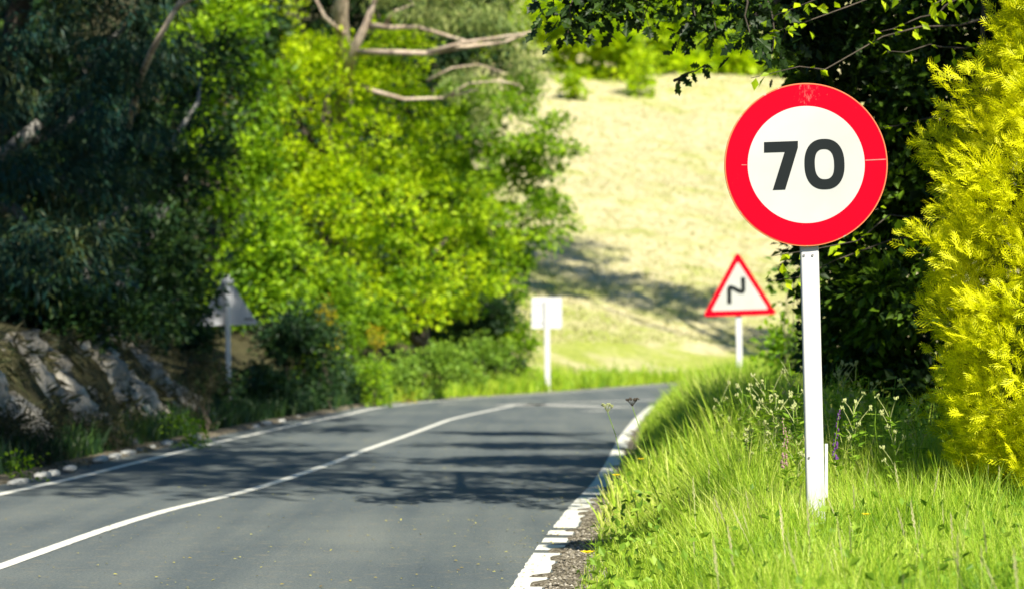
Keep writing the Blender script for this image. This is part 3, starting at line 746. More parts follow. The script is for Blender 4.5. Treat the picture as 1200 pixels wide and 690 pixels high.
# crown tops above the frame casting their shade
# ---- roadside shrubs, left
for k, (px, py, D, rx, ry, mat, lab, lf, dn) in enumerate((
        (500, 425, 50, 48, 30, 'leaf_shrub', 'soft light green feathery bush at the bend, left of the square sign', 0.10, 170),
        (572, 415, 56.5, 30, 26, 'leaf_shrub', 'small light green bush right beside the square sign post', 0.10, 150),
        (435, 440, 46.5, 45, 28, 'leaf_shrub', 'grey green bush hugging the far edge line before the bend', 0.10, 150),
        (340, 400, 42, 62, 48, 'leaf_dark_shaded', 'broad dark green broom bush right of the triangular sign back', 0.10, 230),
        (300, 452, 38.5, 46, 34, 'leaf_dark_shaded', 'dark green bush under the triangular sign, beside the kerb stones', 0.09, 260),
        (392, 442, 45.5, 38, 28, 'leaf_dark_shaded', 'dark green bush between the two yellow flowering shrubs and the road', 0.09, 230),
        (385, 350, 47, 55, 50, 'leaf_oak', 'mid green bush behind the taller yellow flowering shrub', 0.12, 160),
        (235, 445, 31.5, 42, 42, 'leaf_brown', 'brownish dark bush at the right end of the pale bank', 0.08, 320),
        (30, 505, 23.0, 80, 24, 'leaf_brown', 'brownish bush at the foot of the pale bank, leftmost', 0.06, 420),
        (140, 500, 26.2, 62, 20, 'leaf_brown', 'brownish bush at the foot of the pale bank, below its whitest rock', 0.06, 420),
        (90, 362, 29.5, 130, 30, 'leaf_dark_shaded', 'long dark shrub hanging over the top of the pale bank', 0.09, 300),
        (560, 375, 60, 55, 40, 'leaf_dark_shaded', 'dark bush in the hollow under the oak', 0.12, 150),
        (495, 375, 58, 40, 40, 'leaf_dark_shaded', 'dark bush in the hollow behind the soft light green bush', 0.12, 150),
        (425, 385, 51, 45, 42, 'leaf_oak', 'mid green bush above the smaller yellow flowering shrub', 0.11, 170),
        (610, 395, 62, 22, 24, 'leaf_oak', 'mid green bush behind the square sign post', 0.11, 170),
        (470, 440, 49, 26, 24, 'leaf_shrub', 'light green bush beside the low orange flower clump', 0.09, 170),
        (382, 442, 42.0, 24, 26, 'leaf_dark_shaded', 'small dark bush in front of the taller yellow flowering shrub', 0.09, 230),
        (225, 400, 39.5, 40, 30, 'leaf_dark_shaded', 'dark bush on the slope behind the triangular sign post', 0.10, 230),
        (258, 462, 36.4, 26, 26, 'leaf_dark_shaded', 'dark bush hiding the foot of the triangular sign post', 0.09, 250),
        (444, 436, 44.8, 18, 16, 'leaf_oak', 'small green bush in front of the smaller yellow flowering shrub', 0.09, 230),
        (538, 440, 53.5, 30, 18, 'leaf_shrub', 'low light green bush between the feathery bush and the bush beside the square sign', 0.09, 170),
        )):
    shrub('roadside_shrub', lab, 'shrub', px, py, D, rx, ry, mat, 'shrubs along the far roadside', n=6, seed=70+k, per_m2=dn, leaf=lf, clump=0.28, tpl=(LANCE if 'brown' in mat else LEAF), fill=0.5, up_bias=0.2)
for k, (px, py, D, rx, ry, lab) in enumerate((
        (384, 382, 43.2, 14, 32, 'taller yellow flowering shrub standing upright in the left shade'),
        (441, 396, 45.2, 9, 20, 'smaller yellow flowering shrub right of the taller one'),
        (478, 466, 47.6, 9, 6, 'low orange yellow flower clump at the far edge line'),
        (25, 545, 20.9, 16, 14, 'low yellowing clump beside the kerb at the picture\'s left edge'),
        (228, 500, 27.6, 26, 13, 'yellow green low clump at the end of the kerb stones'))):
    shrub('yellow_shrub', lab, 'shrub', px, py, D, rx, ry, 'gorse' if k < 3 else 'leaf_oak', None, n=4, seed=90+k, per_m2=600, leaf=0.045, clump=0.2, fill=0.5)

# ---- green bushes along the top of the meadow
for k, (px, py, D, rx, ry) in enumerate(((655, 30, 152, 40, 40), (720, 30, 150, 50, 45), (785, 15, 154, 50, 40), (850, 10, 156, 50, 45), (690, -40, 162, 70, 40), (820, -40, 164, 80, 40), (930, 0, 158, 60, 60), (750, 70, 143, 9, 8), (673, 95, 140, 10, 16), (560, 20, 155, 60, 60))):
    labs = ['light green bush at the meadow top, leftmost under the overhanging leaves', 'light green bush at the meadow top, widest, under the dark overhanging leaves', 'light green bush at the meadow top right of the widest one', 'light green bush at the meadow top above the round sign',
            'tall green tree behind the leftmost meadow top bushes', 'tall green tree behind the right meadow top bushes', 'light green bush at the meadow top hidden partly by the roadside oak', 'tiny bush standing alone on the upper meadow, right', 'tiny bush standing alone on the upper meadow, left', 'light green bush at the meadow top behind the eucalyptus leaves']
    c = P(px, py, D); hz_ = gz(c.x, D)
    shrub('meadow_bush', labs[k], 'shrub', px, py, D, rx, ry, 'leaf_bright', 'bushes along the top of the meadow', n=5, seed=120+k, per_m2=22, leaf=0.55, clump=1.1, fill=0.4)

# ---- trees that stand on the right
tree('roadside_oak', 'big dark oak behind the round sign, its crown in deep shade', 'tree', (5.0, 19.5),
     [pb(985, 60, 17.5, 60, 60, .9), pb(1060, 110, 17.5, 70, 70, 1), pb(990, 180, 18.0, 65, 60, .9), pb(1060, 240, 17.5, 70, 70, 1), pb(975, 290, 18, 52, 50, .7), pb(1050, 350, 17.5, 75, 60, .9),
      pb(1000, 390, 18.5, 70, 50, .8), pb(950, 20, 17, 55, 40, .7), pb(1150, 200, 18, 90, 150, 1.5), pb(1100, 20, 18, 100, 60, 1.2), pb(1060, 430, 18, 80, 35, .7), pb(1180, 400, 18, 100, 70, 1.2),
      ((3.0, 18.2, 6.6), (1.6, 0.9, 0.6)), ((3.0, 21.0, 7.4), (1.5, 0.7, 0.6)), ((3.4, 24.0, 8.2), (1.5, 0.6, 0.5)), ((4.8, 18.0, 6.4), (2.0, 1.6, 1.2))],  # upper lobes added above the frame to cast shadow bars on the road
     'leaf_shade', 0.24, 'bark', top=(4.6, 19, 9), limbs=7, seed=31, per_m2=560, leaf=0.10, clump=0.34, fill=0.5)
# unseen high crowns (above the frame), added to cast the shade on the left
def high(name, label, base, blobs, seed, mat='leaf_oak', per=60, leaf=0.22):
    return tree(name, label, 'tree', base, blobs, mat, 0.28, 'bark', limbs=4, seed=seed, per_m2=per, leaf=leaf, clump=0.6, fill=0.4)
high('shade_caster_oak', 'tall oak right of the verge, outside the picture, added to shade the left bank and the roadside oak', (7.0, 9.5),
     [((1.5, 9.6, 12), (2.0, 2.0, 1.4)), ((1.2, 13.3, 12.3), (2.0, 2.1, 1.5)), ((-0.6, 10.8, 13.4), (2.0, 2.0, 1.4)), ((7.4, 10.6, 9.6), (2.0, 1.8, 1.8)), ((8.2, 13.2, 8.6), (2.2, 2.0, 2.0)), ((6.3, 13.0, 8.0), (1.6, 1.3, 1.1))], 41)
high('shade_caster_chestnut', 'tall chestnut left of the road, outside the picture, added to shade the earth bank', (-8.2, 20.5),  # unseen crown added to shade the bank and the left trees
     [((-1.0, 17.2, 12), (2.4, 2.4, 1.5)), ((-2.2, 23.3, 12), (2.6, 2.6, 1.6)), ((0.6, 21.8, 12.6), (2.2, 2.2, 1.4)), ((-6.0, 22.6, 12), (2.8, 2.8, 1.8)), ((-4.4, 18.7, 13.6), (2.6, 2.6, 1.6)), ((-5.4, 27.4, 13), (2.6, 2.8, 1.7)), ((-8.5, 18.9, 11), (2.8, 2.8, 2))], 45)
high('shade_caster_ash', 'tall ash left of the road, outside the picture, added to shade the triangular sign', (-9.4, 32),  # unseen crown added to shade the sign back and trees near it
     [((0.0, 27.1, 12.4), (2.2, 2.4, 1.4)), ((-2.6, 30.6, 12.2), (2.6, 2.6, 1.6)), ((-4.2, 35.9, 13), (2.4, 2.4, 1.6)), ((-7.0, 31.4, 13), (3, 3, 2))], 46)
high('meadow_oak', 'very tall oak beyond the dark oak throwing a shadow on the meadow', (16.5, 66.8),
     [((10.4, 74.6, 27.5), (3.2, 3.0, 2.4)), ((9.0, 70.5, 27.5), (3.2, 3.0, 2.4)), ((12.2, 69.5, 25), (3.1, 3.0, 2.3)), ((13.6, 68.5, 21.5), (2.6, 2.6, 1.8)), ((9.4, 66.5, 24.5), (2.7, 2.6, 1.7)), ((14.2, 73, 20.5), (2.0, 1.8, 1.1)), ((16.5, 67, 17), (2.8, 2.6, 2.2))], 44, per=26, leaf=0.34)
# lower green bush right of the warning sign
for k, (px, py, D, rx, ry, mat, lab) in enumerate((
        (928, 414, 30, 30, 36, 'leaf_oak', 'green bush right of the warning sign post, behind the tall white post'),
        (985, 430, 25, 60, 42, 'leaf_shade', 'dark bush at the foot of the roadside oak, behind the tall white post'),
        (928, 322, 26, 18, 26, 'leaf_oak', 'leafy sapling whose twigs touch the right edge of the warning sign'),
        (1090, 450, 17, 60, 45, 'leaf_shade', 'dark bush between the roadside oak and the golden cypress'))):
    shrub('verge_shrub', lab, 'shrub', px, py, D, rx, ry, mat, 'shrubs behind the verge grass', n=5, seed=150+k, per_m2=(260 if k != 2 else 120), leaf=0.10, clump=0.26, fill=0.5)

# ---- oak twigs hanging into the top of the picture (sprays of lobed leaves), limbs run back to the oak
root = thing('overhanging_oak', 'oak with dark lobed leaves hanging over the road at the top edge', 'tree', (5.6, 15.8, gz(5.6, 15.8)))
v, f = tube(wob((5.6, 15.8, gz(5.6, 15.8)-.3), (5.0, 15.6, 9.0), 7, 0.25), [0.3, 0.24, 0.22, 0.2, 0.18, 0.16, 0.13, 0.1], 10)
part('trunk', v, f, M['bark'], root, smooth=True)
PPs = []; DDs = []; UUs = []; SSs = []
def twig_spray(start, end, n, spread, leaf=0.12, r0=0.012, root=root, mul=2.0):
    pth = wob(start, end, 6, 0.08*(Vector(end)-Vector(start)).length)
    v, f = tube(pth, [r0*(1-0.13*i) for i in range(7)], 5); part('twig', v, f, M['bark'], root, smooth=True)
    for k in range(int(n*mul)):
        f_ = random.random()**0.7; i = min(5, int(f_*6)); q = pth[i].lerp(pth[i+1], f_*6-i)
        d = np.array([random.uniform(-1, 1), random.uniform(-1, 1), random.uniform(-.9, .5)])
        PPs.append(np.array(q)+d*spread*random.random()); DDs.append(d+np.array([0, 0, -0.25])); UUs.append(np.array([random.uniform(-.8, .8), random.uniform(-1, .4), random.uniform(0, 1)])); SSs.append(leaf*random.uniform(.6, 1.25))
bough = P(860, -120, 15.5)
for st, en in (((5.1, 15.6, 6.5), (P(900, -70, 15.5))), (tuple(P(900, -70, 15.5)), P(640, -50, 15)), (tuple(P(1000, -60, 15.5)), P(880, 30, 15.2)), ((5.1, 15.7, 7.5), P(760, -200, 16))):
    pp = wob(st, en, 6, 0.15); v, f = tube(pp, [0.055*(1-0.11*i) for i in range(7)], 7); part('limb', v, f, M['bark'], root, smooth=True)
for (a0, a1, n, sp) in (((655, -50), (650, 15), 26, .20), ((690, -50), (665, 40), 34, .17), ((700, -50), (700, 30), 40, .20), ((730, -50), (735, 20), 44, .2), ((750, -40), (760, 30), 26, .14), ((780, -50), (790, 10), 34, .2),
                        ((820, -50), (810, 35), 34, .15), ((840, -50), (840, 40), 34, .15), ((850, -40), (792, 62), 16, .07), ((870, -40), (850, 30), 40, .17), ((880, -40), (880, 50), 34, .14), ((900, -40), (905, 60), 34, .16),
                        ((930, -40), (915, 70), 34, .16), ((900, 0), (870, 55), 20, .10), ((790, 95), (826, 76), 5, .03), ((640, -50), (620, -5), 10, .1), ((715, -50), (720, -5), 50, .25), ((770, -50), (830, -5), 50, .25)):
    D = 15+random.uniform(-.5, .6)
    twig_spray(P(a0[0], a0[1], D), P(a1[0], a1[1], D+random.uniform(-.3, .3)), n, sp)
v, f = scatter(OAK, np.array(PPs), np.array(DDs), np.array(UUs), np.array(SSs)); part('crown', v, f, M['leaf_shade'], root)
# upper boughs (above the picture), added to shade the leaves and road below
v, f = crown([((2.6, 15.8, 6.4), (2.0, 0.7, 0.6)), ((4.6, 16, 8.6), (2.4, 1.2, 1.0)), ((1.6, 15.0, 5.5), (1.2, 0.6, 0.35)), ((3.4, 15.8, 5.4), (1.5, 1.2, 0.6)), ((2.6, 13.8, 5.9), (1.4, 0.6, 0.4))], per_m2=150, leaf=0.12, clump=0.35, fill=0.4)
part('upper_crown', v, f, M['leaf_shade'], root)
# a lit young maple sprig group between signs and oak
root = thing('sunlit_sapling', 'slender sapling with sunlit light green leaves above the round sign', 'tree', (3.4, 14.6, gz(3.4, 14.6)))
PPs = []; DDs = []; UUs = []; SSs = []
v, f = tube(wob((3.4, 14.6, 0.1), (3.25, 14.6, 4.9), 7, .12), [0.03-0.003*i for i in range(8)], 7); part('trunk', v, f, M['bark'], root, smooth=True)
for st, en, n, sp in (((3.3, 14.6, 3.6), P(880, 92, 14.4), 10, .05), ((3.3, 14.6, 4.2), P(885, 45, 14.4), 26, .12), ((3.3, 14.6, 4.4), P(905, 20, 14.3), 26, .12), ((3.3, 14.6, 3.9), P(1095, 5, 13.6), 26, .10),
                      ((3.3, 14.6, 3.3), P(1150, 60, 13.2), 16, .08), ((3.3, 14.6, 3.4), P(1145, 75, 13.2), 12, .07), ((3.3, 14.6, 3.4), P(1040, 60, 14.4), 14, .15), ((3.3, 14.6, 2.4), P(905, 300, 14.6), 26, .14), ((3.3, 14.6, 2.2), P(897, 330, 14.7), 22, .12), ((3.3, 14.6, 3.8), P(1020, 40, 14.6), 16, .15), ((3.3, 14.6, 3.0), P(1030, 150, 14.6), 12, .14)):
    twig_spray(st, en, n, sp, 0.075, 0.010, root, 1.2)
v, f = scatter(LEAF, np.array(PPs), np.array(DDs), np.array(UUs), np.array(SSs)*1.1); part('crown', v, f, M['leaf_bright'], root)

# ---- golden cypress
gx0, gy0 = 3.78, 13.0; gb = gz(gx0, gy0)
root = thing('golden_cypress', 'golden yellow cypress shrub at the right edge of the picture', 'conifer', (gx0, gy0, gb))
v, f = tube(wob((gx0, gy0, gb-.2), (gx0+.05, gy0, 4.3), 7, .08), [0.09-0.01*i for i in range(8)], 9); part('trunk', v, f, M['bark'], root, smooth=True)
def rad_at(z):   # outline of the crown
    return np.interp(z, [0.15, 0.45, 0.8, 1.2, 1.7, 2.3, 2.55, 2.8, 3.1, 3.5, 4.0, 4.5, 4.9], [0.98, 1.13, 1.20, 1.20, 1.15, 1.13, 1.05, 0.89, 0.76, 0.60, 0.42, 0.24, 0.02])
PP = []; DD = []; UU = []; SS = []
NP = 3000
for k in range(NP):
    z = 0.2+4.6*(rng.random()**1.15); r = rad_at(z); a_ = rng.uniform(0, 2*math.pi)
    if rng.random() > (r+0.25)/1.5: continue
    lump = 1+0.08*math.sin(3*a_+z*2.6)+0.09*math.sin(7*a_-z*5.1)+0.07*math.sin(11*a_+z*9)
    depth = rng.uniform(0.60, 1.0)**0.5
    base = np.array([gx0+math.cos(a_)*r*lump*depth*0.86, gy0+math.sin(a_)*r*lump*depth*0.86, gb-0.05+z])
    out_ = np.array([math.cos(a_), math.sin(a_), 0])
    ax = out_*rng.uniform(.7, 1.1)+np.array([0, 0, rng.uniform(0.25, 0.95)])+rng.normal(size=3)*0.18; ax /= np.linalg.norm(ax)
    Lp = rng.uniform(0.16, 0.30); ns = 13
    side = np.cross(ax, rng.normal(size=3)); side /= np.linalg.norm(side); nrm = np.cross(ax, side)
    f_ = rng.random(ns)
    sgn = rng.choice([-1, 1], ns)
    lat = sgn*(1-f_)*0.10+rng.normal(size=ns)*0.012
    p = base+ax*Lp*f_[:, None]+side*lat[:, None]+nrm*rng.normal(size=ns)[:, None]*0.022
    d = ax*1.0+side*(sgn*0.75*(1-f_*0.7))[:, None]+rng.normal(size=(ns, 3))*0.36+np.array([0, 0, 0.05])
    u = nrm*0.5+out_*0.5+np.array([0, 0, 0.45])+rng.normal(size=(ns, 3))*0.55
    PP.append(p); DD.append(d); UU.append(u); SS.append(rng.uniform(0.07, 0.125, ns))
v, f = scatter(SPRAY, np.concatenate(PP), np.concatenate(DD), np.concatenate(UU), np.concatenate(SS))
part('crown', v, f, M['conifer'], root)
# inner brown-green twiggery, added so the crown's interior stays dark
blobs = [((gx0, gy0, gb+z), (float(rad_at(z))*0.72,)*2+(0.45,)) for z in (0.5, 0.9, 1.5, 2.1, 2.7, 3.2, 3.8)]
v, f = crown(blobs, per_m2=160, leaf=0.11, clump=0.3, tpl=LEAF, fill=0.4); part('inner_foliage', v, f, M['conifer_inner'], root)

# ------------------------------------------------------------------ the pale earth bank on the left
nu, nv = 130, 26; V = []
for i in range(nu):
    y = 17.5+i*(36-17.5)/(nu-1)
    for j in range(nv):
        f_ = j/(nv-1)
        e = 1-ss(np.array(y), 32, 36)
        topz = 1.40*float(e)+0.05
        x = math.sin(y*23+f_*31)*0.03+math.sin(y*37-f_*19+2)*0.025+rng.normal()*0.03+float(xL(y))-1.05-0.95*f_+0.14*math.sin(y*2.1+f_*3)+0.09*math.sin(y*5.3-f_*7)+0.05*math.sin(y*11+f_*13)
        z = 0.0+f_*topz+0.08*math.sin(y*1.7)*f_
        V.append((x+0.08*math.sin(f_*9+y*3), y, z))
jj = (np.arange(nu-1)[:, None]*nv+np.arange(nv-1)[None]).ravel()
struct('earth_bank', np.array(V), np.stack([jj, jj+nv, jj+nv+1, jj+1], 1), M['bank'], smooth=True)

# broken pale kerb stones along the far edge
def stone(sx, sy, sz, seed):
    rs = random.Random(seed); import bmesh
    bm = bmesh.new(); bmesh.ops.create_icosphere(bm, subdivisions=2, radius=1)
    for q in bm.verts:
        c = q.co; m_ = max(abs(c.x), abs(c.y), abs(c.z)); k = 0.55+0.45/m_*0.8
        q.co = Vector((c.x*k*sx*rs.uniform(.86, 1.1), c.y*k*sy*rs.uniform(.93, 1.06), c.z*k*sz*rs.uniform(.85, 1.12)))
    me = bpy.data.meshes.new('kerb_stone'); bm.to_mesh(me); bm.free(); me.materials.append(M['concrete'])
    return me
sm = [stone(0.13, 0.42, 0.075, s) for s in range(6)]
sp_px = [(22, 566), (50, 560), (62, 556), (82, 553), (118, 541), (134, 537), (150, 532), (163, 528), (178, 524), (195, 521), (228, 515), (300, 500), (312, 498), (330, 494), (349, 489), (390, 481)]
for k, (px, py) in enumerate(sp_px):
    X, Y = G(px, py)
    o = bpy.data.objects.new('kerb_stone', sm[k % 6]); C.objects.link(o)
    o.location = (X, Y, 0.02+random.uniform(-.02, .02)); o.rotation_euler = (0, random.uniform(-.1, .1), random.uniform(-.15, .1))
    s_ = random.uniform(.4, .8); o.scale = (s_, s_*random.uniform(.6, 1.3), s_)
    o['label'] = 'pale broken concrete stone lying along the far road edge in the shade'; o['category'] = 'stone'; o['group'] = 'pale stones along the far road edge'

# ------------------------------------------------------------------ grass
def blades(x, y, hgt, wid, lean, mat, name, zoff=0.0, curl=0.5, label=None):
    n = len(x); z = height(x, y)-0.02+zoff
    a_ = rng.uniform(0, 2*np.pi, n); fa = rng.uniform(0, 2*np.pi, n)
    lx, ly = np.cos(a_)*lean-0.03, np.sin(a_)*lean; wx, wy = np.cos(fa)*wid/2, np.sin(fa)*wid/2
    lv = [0, 0.4, 0.75, 1.0]; V = np.empty((n, 7, 3))
    bnd = curl*rng.uniform(0.3, 1.4, n)
    for i, t_ in enumerate(lv):
        off = t_*0.35+bnd*t_*t_
        cx_ = x+lx*hgt*off; cy_ = y+ly*hgt*off; cz_ = z+hgt*(t_-0.28*bnd*t_*t_*np.minimum(1.5, lean*2))
        wf = [1, 0.85, 0.5, 0][i]
        if i < 3:
            V[:, 2*i, 0] = cx_-wx*wf; V[:, 2*i, 1] = cy_-wy*wf; V[:, 2*i, 2] = cz_
            V[:, 2*i+1, 0] = cx_+wx*wf; V[:, 2*i+1, 1] = cy_+wy*wf; V[:, 2*i+1, 2] = cz_
        else:
            V[:, 6, 0] = cx_; V[:, 6, 1] = cy_; V[:, 6, 2] = cz_
    b_ = (np.arange(n)*7)[:, None]
    tris = np.concatenate([b_+np.array([q]) for q in ([0, 1, 3], [0, 3, 2], [2, 3, 5], [2, 5, 4], [4, 5, 6])])
    o = struct(name, V.reshape(-1, 3), tris, M[mat], kind='stuff')
    if label: o['label'] = label
    o['category'] = 'grass'
    return o
def region(n, y0, y1, d0, d1, powr=1.0):
    y = y0+(y1-y0)*rng.random(n)**powr; d = d0+(d1-d0)*rng.random(n); return xR(y)+d, y, d
# near verge
N = 230000
x, y, d = region(N, 5.6, 15.5, 0.30, 6.2)
keep = (rng.random(N) < ss(d, 0.30, 0.65)*0.8+0.2) & ((x/y) < 0.275)
patch = np.clip(0.5+0.55*vnoise(x, y, 2.6, 3)+0.35*vnoise(x, y, 7.1, 8), 0, 1.2)
x, y, d, patch = x[keep], y[keep], d[keep], patch[keep]
h = (0.12+0.22*patch+0.34*rng.random(len(x))**1.6)*(0.40+0.60*ss(d, 0.4, 1.3))*np.interp(y, [5.5, 8, 11, 15], [0.78, 0.70, 0.74, 1.4])*(0.65+0.4*ss(d, 0.5, 1.4))
blades(x, y, h, 0.0045+0.0045*rng.random(len(x))**2, rng.uniform(0.1, 1.0, len(x)), 'grass', 'verge_grass', label='bright green long grass of the near verge round the white post')
N = 110000
x, y, d = region(N, 15.5, 48, 0.26, 4.6)
keep = rng.random(N) < ss(d, 0.2, 0.5)*0.8+0.2
x, y, d = x[keep], y[keep], d[keep]
h = (0.24+0.42*rng.random(len(x))**1.4+0.16*vnoise(x, y, 1.6, 1)+0.10*vnoise(x, y, 5.1, 4))*(0.5+0.7*ss(d, 0.25, 1.2))*np.interp(y, [15, 20, 30, 48], [1.25, 1.2, 1.1, 0.85])
blades(x, y, h, 0.012+0.010*rng.random(len(x)), rng.uniform(0.2, 0.8, len(x)), 'grass', 'bend_grass', label='long green grass of the verge running on to the bend')
# far side grass strips
def left_region(n, y0, y1, d0, d1):
    y = y0+(y1-y0)*rng.random(n); d = d0+(d1-d0)*rng.random(n)
    nrm = normals(LF); i = np.searchsorted(LYf, y).clip(0, len(LYf)-1)
    return xL(y)-nrm[i, 0]*d, y-nrm[i, 1]*d
x, y = left_region(60000, 46, 84, 0.5, 7); k_ = (x < xL(y)-0.3) & (rng.random(len(x)) < 1.0-ss(dist(Lc, np.stack([x, y], 1)), 0.6, 3.2)); x, y = x[k_], y[k_]
blades(x, y, 0.18+0.34*rng.random(len(x)), 0.03+0.02*rng.random(len(x)), rng.uniform(.2, .8, len(x)), 'grass_far', 'far_verge_grass', label='bright green grass strip beyond the far edge line')
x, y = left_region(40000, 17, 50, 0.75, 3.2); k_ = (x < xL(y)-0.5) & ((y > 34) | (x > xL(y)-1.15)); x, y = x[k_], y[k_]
blades(x, y, 0.15+0.35*rng.random(len(x)), 0.015+0.015*rng.random(len(x)), rng.uniform(.2, .9, len(x)), 'leaf_dark_shaded', 'shaded_verge_grass', label='dark grass and ferns in the shade of the left roadside')
# dry brush hanging down the bank face
n = 6500; y = rng.uniform(18, 35.5, n); f_ = rng.random(n)**0.7
k_ = rng.random(n) < (0.35+0.65*(vnoise(y, f_*6, 1.9, 4) > 0.0))*(0.35+0.65*np.abs(f_-.5)*2); y, f_ = y[k_], f_[k_]; n = len(y)
tz_ = 1.42*(1-ss(y, 32, 36))+.05
pos = np.stack([xL(y)-1.0-.95*f_, y, f_*tz_+.05], 1)
v, f = scatter(LANCE, pos, np.stack([0.5+rng.normal(size=n)*.4, rng.normal(size=n)*.5, rng.uniform(-1.2, .6, n)], 1), unit(n), rng.uniform(.08, .26, n))
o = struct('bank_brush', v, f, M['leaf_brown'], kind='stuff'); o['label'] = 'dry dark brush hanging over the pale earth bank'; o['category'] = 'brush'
# meadow tufts
n = 26000; y = 66+90*rng.random(n)**1.3; x = (rng.uniform(-40, 340, n))/F*y
k_ = x < xL(np.minimum(y, 96))-4; k_ &= dist(Lc, np.stack([x, y], 1)) > 6
x, y = x[k_], y[k_]
M['meadow_blade'] = foliage('meadow_blade', [(0.32, 0.36, 0.10), (0.48, 0.45, 0.24), (0.58, 0.54, 0.34)], 0.3, nscale=0.25)
blades(x, y, 0.05+0.13*rng.random(len(x)), 0.07+0.08*rng.random(len(x)), rng.uniform(.3, .9, len(x)), 'meadow_blade', 'meadow_grass', label='dry straw coloured grass tufts of the sloping meadow')

# flowering grass heads in the verge
def seedheads(n, y0, y1):
    x, y, d = region(n, y0, y1, 0.9, 5.6); k = (x/y) < 0.27; x, y = x[k], y[k]
    z = height(x, y); m_ = len(x); hh = rng.uniform(0.30, 0.52, m_)
    pos = np.stack([x, y, z], 1); up = np.stack([rng.normal(size=m_)*.18-0.08, rng.normal(size=m_)*.18, np.ones(m_)], 1)
    T = ([[0, -.004, 0], [0, .004, 0], [.72, .004, 0], [.72, -.004, 0]]); Fq = [[0, 1, 2, 3]]
    for j in range(9):
        b0 = .70+.033*j; s = 1 if j % 2 else -1; wv = .016*(1-abs(j-3)/9)
        o = len(T); T += [[b0, 0, 0], [b0+.02, s*wv, .006*s], [b0+.075, s*wv*.6, -.004], [b0+.045, 0, 0]]; Fq.append([o, o+1, o+2, o+3])
    return scatter((np.array(T), np.array(Fq)), pos, up, unit(m_), hh)
v, f = seedheads(700, 7.5, 22)
o = struct('grass_seed_heads', v, f, M['seed'], kind='stuff'); o['label'] = 'pale feathery seed heads standing in the verge grass'; o['category'] = 'grass'
# low broad-leaved weeds in the verge
n = 26000; x, y, d = region(n, 6.5, 26, 0.35, 5.8); kk = (vnoise(x, y, 3.1, 6)+0.5*rng.normal(size=n)) > 0.0; x, y, d = x[kk], y[kk], d[kk]; k_ = x/y < .275; x, y = x[k_], y[k_]; m_ = len(x)
pos = np.stack([x, y, height(x, y)+rng.uniform(0.03, 0.34, m_)], 1)
v, f = scatter(LEAF, pos, unit(m_)+np.array([0, 0, .3]), unit(m_)*.6+np.array([0, 0, .7]), rng.uniform(.03, .07, m_))
o = struct('low_weeds', v, f, M['weed'], kind='stuff'); o['label'] = 'small broad green weed leaves among the verge grass'; o['category'] = 'ground cover'

# ---- single weeds and flowers
def weed(name, label, cat, px, ytop, D, kind, seed, group=None, hgt=None):
    rs = random.Random(seed); c = P(px, ytop, D); bz = gz(c.x, D)
    x0_ = c.x+rs.uniform(-.05, .05)
    root = thing(name, label, cat, (x0_, D, bz), group)
    pth = wob((x0_, D, bz-.03), c, 6, 0.03, rs)
    v, f = tube(pth, [0.006*(1-.1*i) for i in range(7)], 5); stem = part('stem', v, f, M['weed'], root, smooth=True)
    def along(t_): i = min(5, int(t_*6)); return np.array(pth[i].lerp(pth[i+1], t_*6-i))
    Pn = []; Dn = []; Un = []; Sn = []
    if kind == 'spike':
        for k in range(30):
            Pn.append(along(rs.uniform(.02, .6))); a_ = rs.uniform(0, 6.28); Dn.append([math.cos(a_), math.sin(a_), .5]); Un.append([0, 0, 1]); Sn.append(rs.uniform(.05, .10))
        Q = []
        for k in range(60):
            t_ = rs.uniform(.62, 1.0); q = along(min(t_, .999)); a_ = rs.uniform(0, 6.28); r = .016*(1.15-t_)*2.0
            e = rs.uniform(.004, .008)*(1.5-t_)*1.2
            Q.append((Vector(q)+Vector((math.cos(a_)*r, math.sin(a_)*r, 0)), e))
        pcs = []
        for q, e in Q:
            pcs.append(tube([q, q+Vector((0, 0, -e*.6)), q+Vector((0, 0, -e*2.2))], [e*.35, e, e*.75], 6))
        v, f = merge(pcs); part('flower_spike', v, f, M['purple' if name.startswith('purple') else 'pink'], root)
    elif kind == 'umbel':
        Q = []
        for k in range(9):
            t_ = rs.uniform(.45, .98); q = Vector(along(t_)); a_ = rs.uniform(0, 6.28); L_ = rs.uniform(.05, .16)
            e = q+Vector((math.cos(a_)*L_*.7, math.sin(a_)*L_*.5, L_))
            v, f = tube([q, q.lerp(e, .5)+Vector((0, 0, .01)), e], [.003, .0025, .0015], 4); Q.append((v, f))
            for j in range(7):
                p_ = e+Vector((rs.uniform(-.014, .014), rs.uniform(-.014, .014), rs.uniform(-.010, .014)))
                Q.append(tube([e, p_, p_+Vector((0, 0, .010))], [.002, .006, .003], 5))
        v, f = merge(Q); part('flower_cluster', v, f, M['weed_flower'], root)
        for k in range(80):
            Pn.append(along(rs.uniform(.15, .95))+np.array([rs.gauss(0, .03), rs.gauss(0, .03), rs.gauss(0, .02)])); a_ = rs.uniform(0, 6.28); Dn.append([math.cos(a_), math.sin(a_), rs.uniform(-.2, .8)]); Un.append([0, 0, 1]); Sn.append(rs.uniform(.03, .08))
    else:   # nettle: opposite toothed leaves
        for k in range(9):
            t_ = .25+.75*k/9
            for s in (0, math.pi):
                a_ = s+k*1.5; Pn.append(along(t_*.99)); Dn.append([math.cos(a_), math.sin(a_), .05]); Un.append([0, -.3, 1]); Sn.append(.13*(1.15-t_*.6))
    v, f = scatter(LEAF if kind != 'nettle' else OAK, np.array(Pn), np.array(Dn, float), np.array(Un, float), np.array(Sn)); part('leaves', v, f, M['weed'], root)
    return root
weed('purple_wildflower', 'purple flower spike just right of the tall white post', 'wildflower', 984, 478, 13.0, 'spike', 1)
weed('pink_wildflower', 'faded pink flower spike left of the tall white post', 'wildflower', 917, 488, 12.6, 'spike', 2)
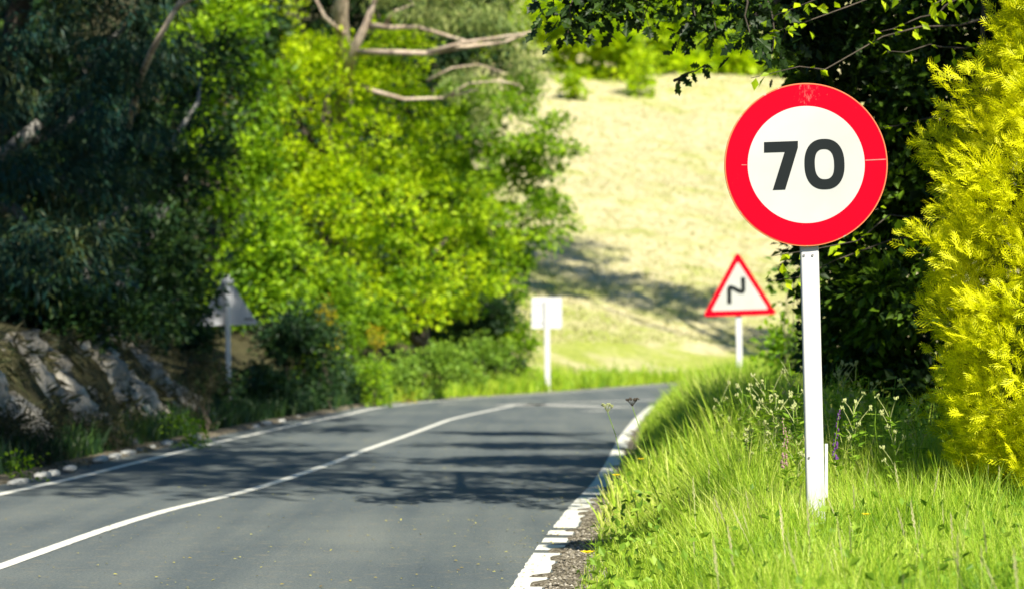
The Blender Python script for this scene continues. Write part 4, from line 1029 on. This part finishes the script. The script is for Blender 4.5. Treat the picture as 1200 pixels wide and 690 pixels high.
for k, (px, yt, D) in enumerate(((897, 442, 14.6), (925, 425, 15.2), (936, 450, 14), (1004, 430, 14.8), (990, 440, 15.4), (1012, 455, 14), (972, 450, 15), (910, 470, 13.6), (1075, 470, 13.4), (870, 455, 16), (845, 462, 17), (885, 480, 14), (1042, 478, 13), (1000, 475, 13.4), (930, 482, 13.2), (905, 455, 15), (980, 425, 15.8))):
    weed('tall_weed', 'tall branching weed with pale buds behind the round sign\'s post', 'weed', px, yt, D, 'umbel', 10+k, 'tall weeds behind the round sign\'s post')
for k, (px, yt, D) in enumerate(((1018, 442, 14.4), (1036, 452, 14.1), (1050, 440, 14.6), (1062, 462, 13.7), (1027, 470, 13.5))):
    weed('nettle', 'broad leaved nettle between the tall white post and the golden cypress', 'weed', px, yt, D, 'nettle', 30+k, 'nettles beside the golden cypress')
# dark dried umbel at the verge edge and pale one beside it
def umbel_dry(label, px, yt, D, seed, mat):
    rs = random.Random(seed); c = P(px, yt, D); X0 = c.x+.26; bz = gz(X0, D)
    root = thing('dried_umbel', label, 'weed', (X0, D, bz))
    top = c+Vector((0, 0, -.06)); pth = wob((X0, D, bz-.03), top, 6, .02, rs)
    v, f = tube(pth, [.0042-.0003*i for i in range(7)], 5); part('stem', v, f, M['weed'], root)
    Q = []
    for k in range(9):
        a_ = k*.7; e = top+Vector((math.cos(a_)*.032, math.sin(a_)*.032, .04+rs.uniform(-.01, .01)))
        Q.append(tube([top, top.lerp(e, .6)+Vector((0, 0, .004)), e], [.002, .0018, .0015], 4))
        for j in range(4):
            p_ = e+Vector((rs.uniform(-.012, .012), rs.uniform(-.012, .012), 0)); Q.append(tube([p_, p_+Vector((0, 0, .007)), p_+Vector((0, 0, .011))], [.002, .006, .003], 5))
    v, f = merge(Q); part('seed_cluster', v, f, M[mat], root)
umbel_dry('dark dried seed umbel on a thin stem against the road at the verge edge', 741, 465, 14.0, 1, 'bark')
umbel_dry('small pale green seed umbel leaning over the road, left of the dark one', 712, 472, 14.2, 2, 'weed_flower')
def buttercup(label, px, py, D, seed, big=1.0):
    rs = random.Random(seed); c = P(px, py, D); bz = gz(c.x, D)
    root = thing('yellow_flower', label, 'wildflower', (c.x, D, bz))
    v, f = tube([(c.x+.01, D, bz-.02), tuple((c+Vector((.01, 0, bz)))*.5+Vector((c.x*.5, D*.5, 0))) if False else (c.x+.004, D, (bz+c.z)/2), tuple(c)], [.003, .0025, .002], 5); part('stem', v, f, M['weed'], root)
    n_p = 6; pos = np.array([c]*n_p); a_ = np.arange(n_p)*2*np.pi/n_p
    v, f = scatter(LEAF, pos, np.stack([np.cos(a_), np.sin(a_), np.full(n_p, .45)], 1), np.tile([0, -.2, 1.0], (n_p, 1)), np.full(n_p, .028*big)); part('petals', v, f, M['yellow'], root)
for a_ in (('yellow flower low in the grass right of the tall white post', 1015, 603, 11.3, 1, 1.0), ('yellow flower at the gravel edge nearest the camera', 688, 648, 11.2, 2, 1.5),
           ('yellow flower at the verge edge beside the shaded white line, lower', 722, 557, 14.6, 3, 1.2), ('yellow flower at the verge edge beside the shaded white line, upper', 751, 538, 15.5, 4, 1.1)):
    buttercup(*a_)

# ---- fallen leaf litter on the asphalt and stones on the shoulder
n = 1500; y = 11+26*rng.random(n)**1.3; f_ = 1-rng.random(n)**2.0*0.92
x = xL(y)+(xR(y)-xL(y))*f_; pos = np.stack([x, y, np.full(n, .010)], 1)
v, f = scatter(LEAF, pos, unit(n)*[1, 1, .1], unit(n)*.25+np.array([0, 0, 1]), rng.uniform(.006, .032, n))
M['litter'] = foliage('litter', [(0.16, 0.10, 0.03), (0.36, 0.32, 0.06), (0.46, 0.45, 0.12)], 0.1, nscale=3)
o = struct('leaf_litter', v, f, M['litter'], kind='stuff'); o['label'] = 'small yellow fallen leaves scattered on the asphalt'; o['category'] = 'leaf litter'
n = 2600; y = 10+8*rng.random(n); x = xR(y)+.11+.32*rng.random(n); s_ = rng.uniform(.004, .016, n)
OCT = (np.array([[1, 0, 0], [-1, 0, 0], [0, 1, 0], [0, -1, 0], [0, 0, .7], [0, 0, -.7]])*1.0, np.array([[0, 2, 4], [2, 1, 4], [1, 3, 4], [3, 0, 4]]))
M['gravel'] = foliage('gravel', [(0.08, 0.07, 0.05), (0.18, 0.16, 0.12), (0.36, 0.33, 0.28)], 0.0, nscale=4)
v, f = scatter(OCT, np.stack([x, y, height(x, y)+.004], 1), unit(n)*[1, 1, .3], unit(n)*.4+np.array([0, 0, 1]), s_)
o = struct('shoulder_gravel', v, f, M['gravel'], kind='stuff'); o['label'] = 'loose gravel beside the near edge line'; o['category'] = 'gravel'
